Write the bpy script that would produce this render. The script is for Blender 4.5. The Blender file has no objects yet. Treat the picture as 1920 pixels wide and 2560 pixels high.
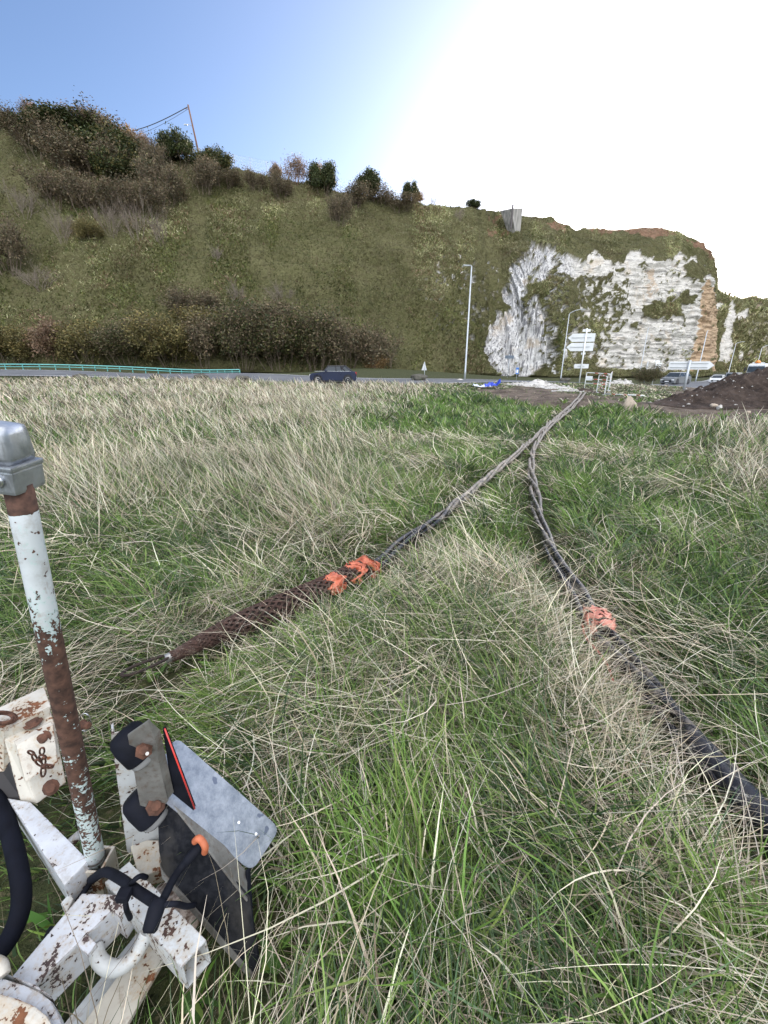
import bpy, bmesh, math, random
import numpy as np
from mathutils import Vector, Matrix
R = math.radians
rng = np.random.default_rng(7)
random.seed(7)
sc = bpy.context.scene
col = sc.collection

# ------------------------------------------------ camera, sky, sun, exposure
F, PITCH, CAMZ = 1030.0, R(19.02), 1.6          # focal length in photo pixels (photo 1920 x 2560)
cam_d = bpy.data.cameras.new("camera")
cam = bpy.data.objects.new("camera", cam_d); col.objects.link(cam)
cam_d.sensor_fit = 'VERTICAL'; cam_d.sensor_height = 36.0; cam_d.lens = F / 2560 * 36.0
cam_d.clip_start = 0.05; cam_d.clip_end = 3000
cam.location = (0, 0, CAMZ); cam.rotation_euler = (R(90) - PITCH, 0, 0)
sc.camera = cam

SUN_AZ, SUN_EL = R(27), R(12.5)
SKYS, GL1, GL2, SKY_FILL, EXPO = 0.096, 0.27, 0.8, 1.40, 1.17
world = bpy.data.worlds.new("World"); sc.world = world; world.use_nodes = True
nt = world.node_tree; nt.nodes.clear()
def wn(t, **k):
    n = nt.nodes.new(t)
    for a, b in k.items(): setattr(n, a, b)
    return n
def wm(op, a, b=None, c=None, clamp=False):
    n = wn('ShaderNodeMath', operation=op, use_clamp=clamp)
    for i, v in enumerate((a, b, c)):
        if v is None: continue
        if isinstance(v, (int, float)): n.inputs[i].default_value = v
        else: nt.links.new(v, n.inputs[i])
    return n.outputs[0]
sky = wn('ShaderNodeTexSky', sky_type='NISHITA', sun_disc=False, sun_elevation=SUN_EL, sun_rotation=SUN_AZ,
         altitude=50, air_density=1.0, dust_density=0.6, ozone_density=1.5)
tc = wn('ShaderNodeTexCoord')
dirn = wn('ShaderNodeVectorMath', operation='NORMALIZE'); nt.links.new(tc.outputs['Generated'], dirn.inputs[0])
def dotwith(v):
    n = wn('ShaderNodeVectorMath', operation='DOT_PRODUCT'); nt.links.new(dirn.outputs[0], n.inputs[0])
    n.inputs[1].default_value = v; return n.outputs['Value']
gl = Vector((math.sin(R(28)) * math.cos(R(15)), math.cos(R(28)) * math.cos(R(15)), math.sin(R(15))))
d_sun = dotwith(gl)
# thin bright haze spreading around the sun
g1 = wm('POWER', wm('MAXIMUM', d_sun, 0.0), 7.0)
g2 = wm('POWER', wm('MAXIMUM', d_sun, 0.0), 30.0)
glow = wm('ADD', wm('MULTIPLY', g1, GL1), wm('MULTIPLY', g2, GL2))
# brighter sky added overhead and behind the camera, out of view, as fill light
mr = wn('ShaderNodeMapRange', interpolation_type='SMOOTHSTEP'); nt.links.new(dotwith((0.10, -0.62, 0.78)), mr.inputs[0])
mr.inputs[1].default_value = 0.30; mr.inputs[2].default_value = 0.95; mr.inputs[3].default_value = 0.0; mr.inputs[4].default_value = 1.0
sky_fill = wm('MULTIPLY', mr.outputs[0], SKY_FILL)
tint = wn('ShaderNodeMix', data_type='RGBA', blend_type='MULTIPLY'); tint.inputs[0].default_value = 1; nt.links.new(sky.outputs[0], tint.inputs[6]); tint.inputs[7].default_value = (0.96, 0.99, 1.20, 1)
b1 = wn('ShaderNodeBackground'); nt.links.new(tint.outputs[2], b1.inputs[0]); b1.inputs[1].default_value = SKYS
b2 = wn('ShaderNodeBackground'); b2.inputs[0].default_value = (1.0, 0.97, 0.92, 1); nt.links.new(glow, b2.inputs[1])
b3 = wn('ShaderNodeBackground'); b3.inputs[0].default_value = (1.0, 0.97, 0.93, 1); nt.links.new(sky_fill, b3.inputs[1])
a1 = wn('ShaderNodeAddShader'); a2 = wn('ShaderNodeAddShader'); wo = wn('ShaderNodeOutputWorld')
nt.links.new(b1.outputs[0], a1.inputs[0]); nt.links.new(b2.outputs[0], a1.inputs[1])
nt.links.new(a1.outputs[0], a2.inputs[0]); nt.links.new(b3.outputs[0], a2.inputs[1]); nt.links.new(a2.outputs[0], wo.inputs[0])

sl = bpy.data.lights.new("sun", 'SUN'); sl.energy = 4.0; sl.angle = R(0.5); sl.color = (1.0, 0.80, 0.60)
so = bpy.data.objects.new("sun", sl); col.objects.link(so); so.location = (60, 120, 60)
sd = Vector((math.sin(SUN_AZ) * math.cos(SUN_EL), math.cos(SUN_AZ) * math.cos(SUN_EL), math.sin(SUN_EL)))
so.rotation_euler = sd.to_track_quat('Z', 'Y').to_euler()
sc.view_settings.view_transform = 'Standard'; sc.view_settings.look = 'None'
sc.view_settings.exposure = EXPO; sc.view_settings.gamma = 1.0
sc.cycles.max_bounces = 5; sc.cycles.diffuse_bounces = 3; sc.cycles.transparent_max_bounces = 8
sc.cycles.transmission_bounces = 3; sc.cycles.caustics_reflective = False; sc.cycles.caustics_refractive = False

# ------------------------------------------------ helpers
CP, SP = math.cos(PITCH), math.sin(PITCH)
def ray(px, py):
    u = (px - 960) / F; v = -(py - 1280) / F
    return Vector((u, CP + v * SP, v * CP - SP))
def P(px, py, t):                 # depth t along the optical axis
    return Vector((0, 0, CAMZ)) + ray(px, py) * t
def PY(px, py, Y):                # at forward distance Y
    r = ray(px, py); return Vector((0, 0, CAMZ)) + r * (Y / r.y)
def PZ(px, py, z):                # on the level z
    r = ray(px, py); return Vector((0, 0, CAMZ)) + r * ((z - CAMZ) / r.z)
def PROJ(x, y, z):                # arrays -> photo pixels
    dz = z - CAMZ
    d = y * CP - dz * SP; h = y * SP + dz * CP
    d = np.maximum(d, 1e-3)
    return 960 + F * x / d, 1280 - F * h / d

def hsh(i, j, k, s):
    n = (i * 374761393 + j * 668265263 + k * 2147483647 + s * 974634777) & 0xffffffff
    n = ((n ^ (n >> 13)) * 1274126177) & 0xffffffff
    n = ((n ^ (n >> 16)) * 2246822519) & 0xffffffff
    return ((n ^ (n >> 15)) & 0xffffff) / 16777215.0
def vnoise(x, y, z=None, s=0):
    x = np.asarray(x, float); y = np.asarray(y, float)
    z = np.zeros_like(x) if z is None else np.asarray(z, float)
    i, j, k = np.floor(x), np.floor(y), np.floor(z)
    fx, fy, fz = x - i, y - j, z - k
    i, j, k = i.astype(np.int64), j.astype(np.int64), k.astype(np.int64)
    fx, fy, fz = [f * f * (3 - 2 * f) for f in (fx, fy, fz)]
    o = 0
    for a in (0, 1):
        for b in (0, 1):
            for c in (0, 1):
                w = (fx if a else 1 - fx) * (fy if b else 1 - fy) * (fz if c else 1 - fz)
                o = o + w * hsh(i + a, j + b, k + c, s)
    return o
def fbm(x, y, z=None, s=0, o=4):
    v, a, t = 0, 1.0, 0
    for q in range(o):
        v = v + a * vnoise(np.asarray(x) * 2 ** q, np.asarray(y) * 2 ** q, None if z is None else np.asarray(z) * 2 ** q, s + q)
        t += a; a *= 0.5
    return v / t
def sstep(x, a, b):
    t = np.clip((x - a) / (b - a), 0, 1); return t * t * (3 - 2 * t)
def inpoly(px, py, poly):
    c = np.zeros(np.shape(px), bool); n = len(poly)
    for i in range(n):
        x0, y0 = poly[i]; x1, y1 = poly[(i + 1) % n]
        if y0 == y1: continue
        c ^= ((y0 > py) != (y1 > py)) & (px < (x1 - x0) * (py - y0) / (y1 - y0) + x0)
    return c

def tag(o, label=None, cat=None, group=None, kind=None):
    if label: o['label'] = label
    if cat: o['category'] = cat
    if group: o['group'] = group
    if kind: o['kind'] = kind
    return o
def mesh_np(name, V, Fc, mat=None, parent=None, colr=None, attrs=None, smooth=False, link=True):
    V = np.asarray(V, np.float32); Fc = np.asarray(Fc, np.int32)
    m = bpy.data.meshes.new(name); n, k = len(Fc), Fc.shape[1]
    m.vertices.add(len(V)); m.vertices.foreach_set('co', V.ravel())
    m.loops.add(n * k); m.loops.foreach_set('vertex_index', Fc.ravel())
    m.polygons.add(n); m.polygons.foreach_set('loop_start', np.arange(n, dtype=np.int32) * k)
    try: m.polygons.foreach_set('loop_total', np.full(n, k, np.int32))
    except Exception: pass
    if smooth: m.polygons.foreach_set('use_smooth', np.ones(n, bool))
    m.update(calc_edges=True)
    if colr is not None:
        a = m.color_attributes.new('Col', 'FLOAT_COLOR', 'POINT')
        c = np.ones((len(V), 4), np.float32); c[:, :3] = colr; a.data.foreach_set('color', c.ravel())
    for kx, v in (attrs or {}).items():
        a = m.attributes.new(kx, 'FLOAT', 'POINT'); a.data.foreach_set('value', np.asarray(v, np.float32).ravel())
    if mat: m.materials.append(mat)
    o = bpy.data.objects.new(name, m); o.parent = parent
    if link: col.objects.link(o)
    return o
def empty(name, loc=(0, 0, 0), rz=0.0, **k):
    o = bpy.data.objects.new(name, None); o.location = loc; o.rotation_euler = (0, 0, rz); o.empty_display_size = .2
    col.objects.link(o); tag(o, **k); return o
class MB:                          # collects shapes, becomes ONE mesh object
    def __init__(s): s.b = bmesh.new()
    def hexa(s, p):                # 8 corners: four of one face, four of the opposite one
        v = [s.b.verts.new(q) for q in p]
        for f in ((0, 1, 2, 3), (7, 6, 5, 4), (0, 4, 5, 1), (1, 5, 6, 2), (2, 6, 7, 3), (3, 7, 4, 0)):
            s.b.faces.new([v[i] for i in f])
        return s
    def box(s, c, size, rot=None):
        c = Vector(c); M = rot.to_3x3() if rot else Matrix.Identity(3); h = Vector(size) / 2
        q = [(-1, -1, 1), (1, -1, 1), (1, 1, 1), (-1, 1, 1), (-1, -1, -1), (1, -1, -1), (1, 1, -1), (-1, 1, -1)]
        return s.hexa([c + M @ Vector((a * h.x, b * h.y, d * h.z)) for a, b, d in q])
    def tube(s, pts, r, n=8, cap=True):
        pts = [Vector(p) for p in pts]; m = len(pts)
        rr = r if hasattr(r, '__len__') else [r] * m
        up = Vector((0.13, 0.27, 0.95)); rings = []
        for i, p in enumerate(pts):
            d = (pts[min(i + 1, m - 1)] - pts[max(i - 1, 0)]).normalized()
            a = d.cross(up)
            if a.length < 1e-3: a = d.cross(Vector((1, 0, 0)))
            a.normalize(); b = a.cross(d); up = -b if b.dot(up) < 0 else b
            b = up
            rings.append([s.b.verts.new(p + (a * math.cos(2 * math.pi * k / n) + b * math.sin(2 * math.pi * k / n)) * rr[i]) for k in range(n)])
        for i in range(m - 1):
            for k in range(n):
                f = s.b.faces.new((rings[i][k], rings[i][(k + 1) % n], rings[i + 1][(k + 1) % n], rings[i + 1][k])); f.smooth = True
        if cap:
            s.b.faces.new(rings[0][::-1]); s.b.faces.new(rings[-1])
        return s
    def prism(s, poly, vec):       # polygon of 3D points pushed along vec
        vec = Vector(vec); a = [s.b.verts.new(Vector(p)) for p in poly]; c = [s.b.verts.new(Vector(p) + vec) for p in poly]
        s.b.faces.new(a); s.b.faces.new(c[::-1]); n = len(a)
        for i in range(n): s.b.faces.new((a[i], c[i], c[(i + 1) % n], a[(i + 1) % n]))
        return s
    def lathe(s, prof, c, axis, n=20):   # prof: (radius, height along axis)
        ax = Vector(axis).normalized(); a = ax.orthogonal().normalized(); b = ax.cross(a); c = Vector(c); rg = []
        for r, h in prof:
            rg.append([s.b.verts.new(c + ax * h + (a * math.cos(2 * math.pi * k / n) + b * math.sin(2 * math.pi * k / n)) * max(r, 1e-4)) for k in range(n)])
        for i in range(len(rg) - 1):
            for k in range(n):
                f = s.b.faces.new((rg[i][k], rg[i][(k + 1) % n], rg[i + 1][(k + 1) % n], rg[i + 1][k])); f.smooth = True
        s.b.faces.new(rg[0][::-1]); s.b.faces.new(rg[-1]); return s
    def build(s, name, mat, parent=None, bevel=0, smooth=False, link=True):
        bmesh.ops.recalc_face_normals(s.b, faces=s.b.faces)
        if bevel:
            es = [e for e in s.b.edges if len(e.link_faces) == 2 and e.calc_face_angle(0) > 0.6]
            bmesh.ops.bevel(s.b, geom=es, offset=bevel, segments=2, profile=0.7, affect='EDGES', clamp_overlap=True)
        m = bpy.data.meshes.new(name); s.b.to_mesh(m); s.b.free()
        if smooth: m.polygons.foreach_set('use_smooth', [True] * len(m.polygons))
        m.materials.append(mat); o = bpy.data.objects.new(name, m); o.parent = parent
        if link: col.objects.link(o)
        return o
def copy_tree(o, parent=None):
    c = o.copy(); col.objects.link(c); c.parent = parent
    for ch in list(o.children): copy_tree(ch, c)
    return c
def smooth_path(pts, n):           # Catmull-Rom through 3D points
    pts = [Vector(p) for p in pts]; P_ = [pts[0] * 2 - pts[1]] + pts + [pts[-1] * 2 - pts[-2]]; out = []
    for i in range(1, len(P_) - 2):
        for k in range(n):
            t = k / n; a, b, c, d = P_[i - 1:i + 3]
            out.append(0.5 * ((2 * b) + (c - a) * t + (2 * a - 5 * b + 4 * c - d) * t * t + (3 * b - 3 * c + d - a) * t ** 3))
    out.append(pts[-1]); return out

# ------------------------------------------------ materials
class NM:
    def __init__(s, name):
        s.m = bpy.data.materials.new(name); s.m.use_nodes = True; s.t = s.m.node_tree; s.t.nodes.clear()
        s.out = s.n('ShaderNodeOutputMaterial'); s.p = s.n('ShaderNodeBsdfPrincipled'); s.l(s.p.outputs[0], s.out.inputs[0])
        s.c = s.n('ShaderNodeTexCoord').outputs['Object']
    def n(s, t, **k):
        n = s.t.nodes.new(t)
        for a, b in k.items(): setattr(n, a, b)
        return n
    def l(s, a, b): s.t.links.new(a, b)
    def setv(s, inp, v):
        if isinstance(v, bpy.types.NodeSocket): s.l(v, inp)
        elif isinstance(v, (tuple, list)) and len(v) == 3 and inp.type == 'RGBA': inp.default_value = (*v, 1)
        else: inp.default_value = v
    def noise(s, sc_, det=4, ro=0.55, co=None, scale3=None, dist=0.0):
        n = s.n('ShaderNodeTexNoise'); c = co or s.c
        if scale3:
            mp = s.n('ShaderNodeMapping'); mp.inputs['Scale'].default_value = scale3; s.l(c, mp.inputs[0]); c = mp.outputs[0]
        s.l(c, n.inputs['Vector']); n.inputs['Scale'].default_value = sc_; n.inputs['Detail'].default_value = det
        n.inputs['Roughness'].default_value = ro; n.inputs['Distortion'].default_value = dist
        return n.outputs[0]
    def rng(s, v, a, b, c=0.0, d=1.0):
        n = s.n('ShaderNodeMapRange'); n.clamp = True; s.l(v, n.inputs[0])
        for i, q in zip((1, 2, 3, 4), (a, b, c, d)): n.inputs[i].default_value = q
        return n.outputs[0]
    def mix(s, f, a, b, mode='MIX'):
        n = s.n('ShaderNodeMix', data_type='RGBA', blend_type=mode); s.setv(n.inputs[0], f); s.setv(n.inputs[6], a); s.setv(n.inputs[7], b)
        return n.outputs[2]
    def math(s, op, a, b=0.0):
        n = s.n('ShaderNodeMath', operation=op); s.setv(n.inputs[0], a); s.setv(n.inputs[1], b); return n.outputs[0]
    def attr(s, name, colr=False):
        n = s.n('ShaderNodeAttribute', attribute_name=name); return n.outputs['Color' if colr else 'Fac']
    def bump(s, h, st=0.3, d=0.01):
        n = s.n('ShaderNodeBump'); n.inputs['Strength'].default_value = st; n.inputs['Distance'].default_value = d
        s.l(h, n.inputs['Height']); s.l(n.outputs[0], s.p.inputs['Normal'])
    def fin(s, colr, rough=0.7, metal=0.0, spec=0.5):
        s.setv(s.p.inputs['Base Color'], colr); s.setv(s.p.inputs['Roughness'], rough); s.p.inputs['Metallic'].default_value = metal
        s.p.inputs['Specular IOR Level'].default_value = spec; return s.m
def M_plain(name, c, rough=0.6, metal=0.0, var=0.25, scale=6.0, bump=0.0, spec=0.5):
    k = NM(name); nz = k.noise(scale, 5)
    lo = tuple(x * (1 - var) for x in c); hi = tuple(min(1, x * (1 + var)) for x in c)
    if bump: k.bump(k.noise(scale * 3, 4), bump, 0.02)
    return k.fin(k.mix(k.rng(nz, .3, .7), lo, hi), k.rng(nz, .2, .8, max(.05, rough - .1), min(1, rough + .1)), metal, spec)
def M_paint(name, paint, rust, amount, scale=22.0, under=None, streak=(1, 1, 1), vgrad=None, speck=.675):
    """chipped paint over rust; amount 0..1 = share of rust. vgrad: list of (z, extra)"""
    k = NM(name)
    big = k.noise(scale * .22, 3, .5, scale3=streak); mid = k.noise(scale, 6, .62, scale3=streak); fine = k.noise(scale * 4.5, 3, .6)
    s_ = k.math('ADD', k.math('MULTIPLY', big, .40), k.math('ADD', k.math('MULTIPLY', mid, .55), k.math('MULTIPLY', fine, .35)))
    bv = k.n('ShaderNodeBevel', samples=4); bv.inputs['Radius'].default_value = .006; ge = k.n('ShaderNodeNewGeometry'); dt = k.n('ShaderNodeVectorMath', operation='DOT_PRODUCT')
    k.l(bv.outputs[0], dt.inputs[0]); k.l(ge.outputs['Normal'], dt.inputs[1]); s_ = k.math('ADD', s_, k.rng(dt.outputs['Value'], .70, .99, .13, 0))
    if vgrad:
        sx = k.n('ShaderNodeSeparateXYZ'); k.l(k.c, sx.inputs[0]); cr = k.n('ShaderNodeValToRGB'); cr.color_ramp.elements.remove(cr.color_ramp.elements[1])
        z0, z1 = vgrad[0][0], vgrad[-1][0]; first = True
        for z, e in vgrad:
            pos = (z - z0) / (z1 - z0)
            el = cr.color_ramp.elements[0] if first else cr.color_ramp.elements.new(pos)
            el.position = pos; el.color = (e, e, e, 1); first = False
        k.l(k.rng(sx.outputs[2], z0, z1), cr.inputs[0]); s_ = k.math('ADD', s_, k.math('SUBTRACT', cr.outputs[0], .5))
    th = .79 - .25 * amount
    rm = k.rng(s_, th, th + .012)
    sp = k.rng(k.noise(scale * 3.2, 2, .5), speck, speck + .02); rm = k.math('MAXIMUM', rm, sp)
    rc = k.mix(k.rng(k.noise(scale * 2, 5), .35, .7), tuple(x * .45 for x in rust), tuple(min(1, x * 1.5) for x in rust))
    pc = k.mix(k.rng(k.noise(scale * .5, 5), .42, .68), paint, tuple(x * .80 for x in paint))
    pc = k.mix(k.math('MULTIPLY', k.rng(k.noise(scale * .8, 6, .75), .50, .66), .45), pc, (.30, .27, .22)); pc = k.mix(k.math('MULTIPLY', k.rng(k.noise(scale * 1.6, 4, .7, scale3=(1, 1, .3)), .58, .66), .35), pc, (.26, .17, .11))
    halo = k.rng(s_, th - .07, th)
    pc = k.mix(k.math('MULTIPLY', halo, .55), pc, under if under else (paint[0] * .80, paint[1] * .62, paint[2] * .42))
    k.bump(k.math('SUBTRACT', 1.0, rm), .5, .002)
    return k.fin(k.mix(rm, pc, rc), k.rng(rm, 0, 1, .42, .85))
WHITE = (0.52, 0.54, 0.54)
RUST = (0.060, 0.032, 0.023)
m_white = M_paint("white_paint", WHITE, RUST, .16)
m_white2 = M_paint("white_paint_rusty", (0.54, 0.51, 0.44), (0.13, 0.05, 0.02), .30, scale=16)
m_pole = M_paint("pole_paint", (0.58, 0.62, 0.63), (0.085, 0.042, 0.028), .36, scale=26, under=(0.42, 0.60, 0.56), streak=(1, 1, .55),
                 vgrad=[(z - .206, e) for z, e in [(0.28, .50), (0.45, .56), (0.62, .60), (0.80, .65), (1.0, .62), (1.06, .57), (1.12, .51), (1.20, .43), (1.345, .42), (1.352, 1.0), (1.45, 1.0)]])
m_beam = M_paint("beam_paint", (0.54, 0.56, 0.59), (0.05, 0.032, 0.03), .17, scale=24, streak=(1, 1, 1))
# ------------------------------------------------ terrain heights
_tp = [(-12, -6, 0), (0, -6, 0), (12, -6, 0), (-10, 4, 0), (0, 4, 0), (10, 4, 0), (-8, 12, 0), (0, 13, .03), (8, 12, .04), (-16, 12, .05), (16, 12, .08),
       (0, 22, .14), (-15, 22, .22), (-30, 25, .5), (15, 17, .12), (22, 18, .15), (13, 27, .27), (22, 28, .15), (30, 20, .2), (-4, 36, .50), (-4, 42, .88), (-20, 36, .55), (-21, 50, .98),
       (-20, 43, 1.25), (-41, 42, 1.1), (-41, 49, 1.6), (9, 36, .55), (9, 44, .68), (9, 50, .72), (20, 38, .40), (18, 50, .3), (27, 36, .10), (26, 52, -.1), (28, 71, -.1),
       (40, 60, -.33), (50, 68, -.45), (62, 80, -.75), (45, 44, -.2), (0, 56, 1.5), (-30, 58, 1.9), (-60, 60, 2.0), (20, 66, .5), (20, 80, .6), (45, 90, -.1), (85, 120, -.3),
       (110, 140, -.2), (110, 110, -.6), (150, 200, .5), (-80, 40, 1.5), (-60, 20, .8), (60, 20, .2), (60, 50, -.4), (90, 60, -.4), (-10, 48, 1.3), (-50, 90, 3), (50, 150, 1)]
_tx, _ty, _tz = np.array(_tp, float).T
_tp_t = _tz.copy()
def ground_z(x, y, rough=True):
    x = np.asarray(x, float); y = np.asarray(y, float); num = 0; den = 1e-9
    for a, b, c in zip(_tx, _ty, _tz):
        sg = 3.5 + .09 * math.hypot(a, b)
        w = np.exp(-((x - a) ** 2 + (y - b) ** 2) / (2 * sg * sg)) + 1e-7 / (1 + (x - a) ** 2 + (y - b) ** 2)
        num = num + w * c; den = den + w
    z = num / den
    if not rough: return z
    far = sstep(np.hypot(x, y), 4, 14) * (1 - sstep(y, 28, 36))
    return z + (fbm(x * .22, y * .22, s=5, o=3) - .5) * .28 * far + (fbm(x * .9, y * .9, s=9, o=3) - .5) * (.09 + .11 * far) * (1 - sstep(y, 28, 36))
for _ in range(40):                # settle the knots so that the surface passes through them
    d_ = _tp_t - ground_z(_tx, _ty, False); _tz += .8 * d_
def gz(x, y): return float(ground_z(np.array([x]), np.array([y]))[0])
def G(px, py, Y=None, lift=0.0):             # ground point seen at a pixel column, at forward distance Y or where the ray lands
    if Y is None:
        r = ray(px, py); t = .3
        for _ in range(4000):
            q = Vector((0, 0, CAMZ)) + r * t
            if q.z < gz(q.x, q.y) + lift: break
            t *= 1.01
        return Vector((q.x, q.y, gz(q.x, q.y)))
    x = (px - 960) / F * (CP + (1280 - py) / F * SP) ** -1 * Y
    return Vector((x, Y, gz(x, Y)))

# bare soil, worked ground: photo-pixel outline of where it lies, taken at world points
SOIL = [(1165, 974), (1290, 962), (1400, 972), (1450, 982), (1520, 990), (1600, 1000), (1680, 996), (1720, 960), (1990, 940), (2100, 1120), (1920, 1092), (1760, 1072),
        (1650, 1042), (1580, 1032), (1500, 1012), (1440, 1022), (1340, 1014), (1220, 998)]
def soil_mask(x, y, z):
    px, py = PROJ(x, y, z)
    n = (fbm(x * .5, y * .5, s=31, o=4) - .5)
    px = px + n * 90; py = py + (fbm(x * .7, y * .7, s=35, o=4) - .5) * 26
    m = inpoly(px, py, SOIL).astype(float)
    return m * (sstep(n, -.26, -.12))
# lines of the two cable bundles on the ground
PATH_A = [(352, 1692), (420, 1668), (470, 1642), (560, 1598), (700, 1530), (860, 1452), (925, 1418), (1008, 1350), (1102, 1289), (1189, 1218), (1262, 1156), (1327, 1102), (1366, 1066), (1395, 1041), (1431, 1008), (1453, 983)]
PATH_B = [(1464, 982), (1441, 1009), (1404, 1042), (1372, 1070), (1347, 1102), (1331, 1131), (1329, 1181), (1337, 1239), (1348, 1297), (1366, 1348), (1388, 1398), (1421, 1449), (1455, 1496), (1495, 1570), (1600, 1700), (1750, 1880), (1900, 2050), (2060, 2200)]
wa = [G(*p, lift=.11) for p in PATH_A]; wb = [G(*p, lift=.09) for p in PATH_B]
ca = smooth_path(wa, 8); cb = smooth_path(wb, 8)
def drape(c):
    z = ground_z(np.array([p.x for p in c]), np.array([p.y for p in c])); z2 = np.maximum(z, np.convolve(np.pad(z, 2, 'edge'), np.ones(5) / 5, 'valid'))
    return [Vector((p.x, p.y, float(q))) for p, q in zip(c, z2)]
ca, cb = drape(ca), drape(cb)
_cp = np.array([[p.x, p.y] for p in ca + cb + []])
def cable_dist(x, y):
    d = np.full(np.shape(x), 99.0)
    for c in _cp: d = np.minimum(d, np.hypot(x - c[0], y - c[1]))
    return d

# ground sheet: dense near, wide at the rim
def axis(a, b, d0, growth):
    v = [0.0]; d = d0
    while v[-1] < b: v.append(v[-1] + d); d *= growth
    w = [0.0]; d = d0
    while w[-1] > a: w.append(w[-1] - d); d *= growth
    return np.array(w[:0:-1] + v)
gx = axis(-900, 900, .14, 1.022); gy = axis(-60, 1200, .14, 1.016)
GX, GY = np.meshgrid(gx, gy); fx, fy = GX.ravel(), GY.ravel(); fz = ground_z(fx, fy)
fz = np.where(np.hypot(fx, fy) > 260, fz * 0 - .5, fz)
dx_ = cable_dist(fx, fy)
nx_, ny_ = len(gx), len(gy); idx = np.arange(nx_ * ny_).reshape(ny_, nx_)
quads = np.stack([idx[:-1, :-1], idx[:-1, 1:], idx[1:, 1:], idx[1:, :-1]], -1).reshape(-1, 4)
k = NM("ground_soil"); so_ = k.attr('soil')
n1 = k.noise(1.3, 6); n2 = k.noise(9, 6, .7); n3 = k.noise(40, 4, .6)
soilc = k.mix(k.rng(n1, .35, .65), (0.050, 0.036, 0.026), (0.16, 0.125, 0.095)); soilc = k.mix(k.rng(n2, .52, .74), soilc, (0.24, 0.21, 0.19))
turf = k.mix(k.rng(n2, .35, .65), (0.025, 0.032, 0.014), (0.07, 0.078, 0.03)); turf = k.mix(k.rng(n3, .55, .75), turf, (0.16, 0.13, 0.08))
k.bump(n2, .9, .06)
m_ground = k.fin(k.mix(so_, turf, soilc), .95, spec=.2)
soil_v = soil_mask(fx, fy, fz)
rut = (fbm(fx * .35 + fy * .5, fy * 2.2, s=71, o=3) - .5) * .22 * soil_v
ground = mesh_np("ground", np.stack([fx, fy, fz + rut], 1), quads, m_ground, attrs={'soil': soil_v}, smooth=True); tag(ground, kind='structure')

# roads
def ribbon(name, pts, width, lift, mat, n=10, kind='structure', off=0.0):
    c = smooth_path([(a, b, 0) for a, b in pts], n); V, Q = [], []; cols = 7
    for i, p in enumerate(c):
        d = (c[min(i + 1, len(c) - 1)] - c[max(i - 1, 0)]).normalized(); s = Vector((-d.y, d.x, 0))
        for j in range(cols):
            q = p + s * (off + width * (j / (cols - 1) - .5)); V.append([q.x, q.y, 0])
    V = np.array(V); V[:, 2] = ground_z(V[:, 0], V[:, 1]) + lift
    for i in range(len(c) - 1):
        for j in range(cols - 1): a = i * cols + j; Q.append([a, a + 1, a + cols + 1, a + cols])
    return tag(mesh_np(name, V, Q, mat, smooth=True), kind=kind)
k = NM("asphalt"); m_asph = k.fin(k.mix(k.rng(k.noise(.5, 5), .3, .7), (.10, .105, .115), (.16, .165, .175)), .9, spec=.25)
m_line = M_plain("road_paint", (.7, .7, .7), .6)
RC = [(-110, 52), (-60, 47), (-30, 43.5), (-4, 38.2), (10, 40.5), (20, 43), (30, 48), (42, 59), (58, 78), (80, 100), (120, 150)]
ribbon("road", RC, 7.6, .05, m_asph)
lines_ = ribbon("road_marking", RC, .16, .07, m_line, off=3.3); ribbon("road_marking", RC, .16, .07, m_line, off=-3.3)
ribbon("road", [(30, 48), (48, 52), (70, 62), (110, 80), (200, 120)], 7, .06, m_asph)

# ------------------------------------------------ the hill and the chalk headland
def world_rows(key):               # one profile per photo column, toe to ridge, as world points
    out = []
    for px, pr in key:
        out.append((px, [PY(px, py, Y) for Y, py in pr]))
    return out
def straight(px, ty, tpy, ry, rpy, bulge=0.0):
    a, b = PY(px, tpy, ty), PY(px, rpy, ry); r = []
    for t in (0, .25, .5, .75, 1):
        q = a.lerp(b, t); q.z += bulge * math.sin(math.pi * t) * (b.z - a.z)
        r.append(q)
    # keep the column on its azimuth
    s = (px - 960) / F
    return r
HK = [(px, straight(px, *v)) for px, v in [
    (-420, (58, 925, 96, 300, .03)), (-200, (58, 925, 97, 322, .03)), (0, (58, 925, 98, 316, .03)), (100, (58, 926, 98, 318, .02)), (200, (58, 926, 99, 322, .02)), (300, (58, 927, 99, 352, .02)),
    (400, (58, 928, 100, 387, .02)), (500, (58, 929, 100, 410, .02)), (600, (59, 930, 101, 428, .02)), (700, (60, 931, 102, 447, .03)), (800, (62, 932, 102, 472, .04)),
    (900, (64, 933, 103, 493, .05)), (1000, (67, 934, 104, 510, .05)), (1100, (71, 936, 106, 517, .05)), (1180, (75, 938, 109, 521, .03))]]
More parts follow.
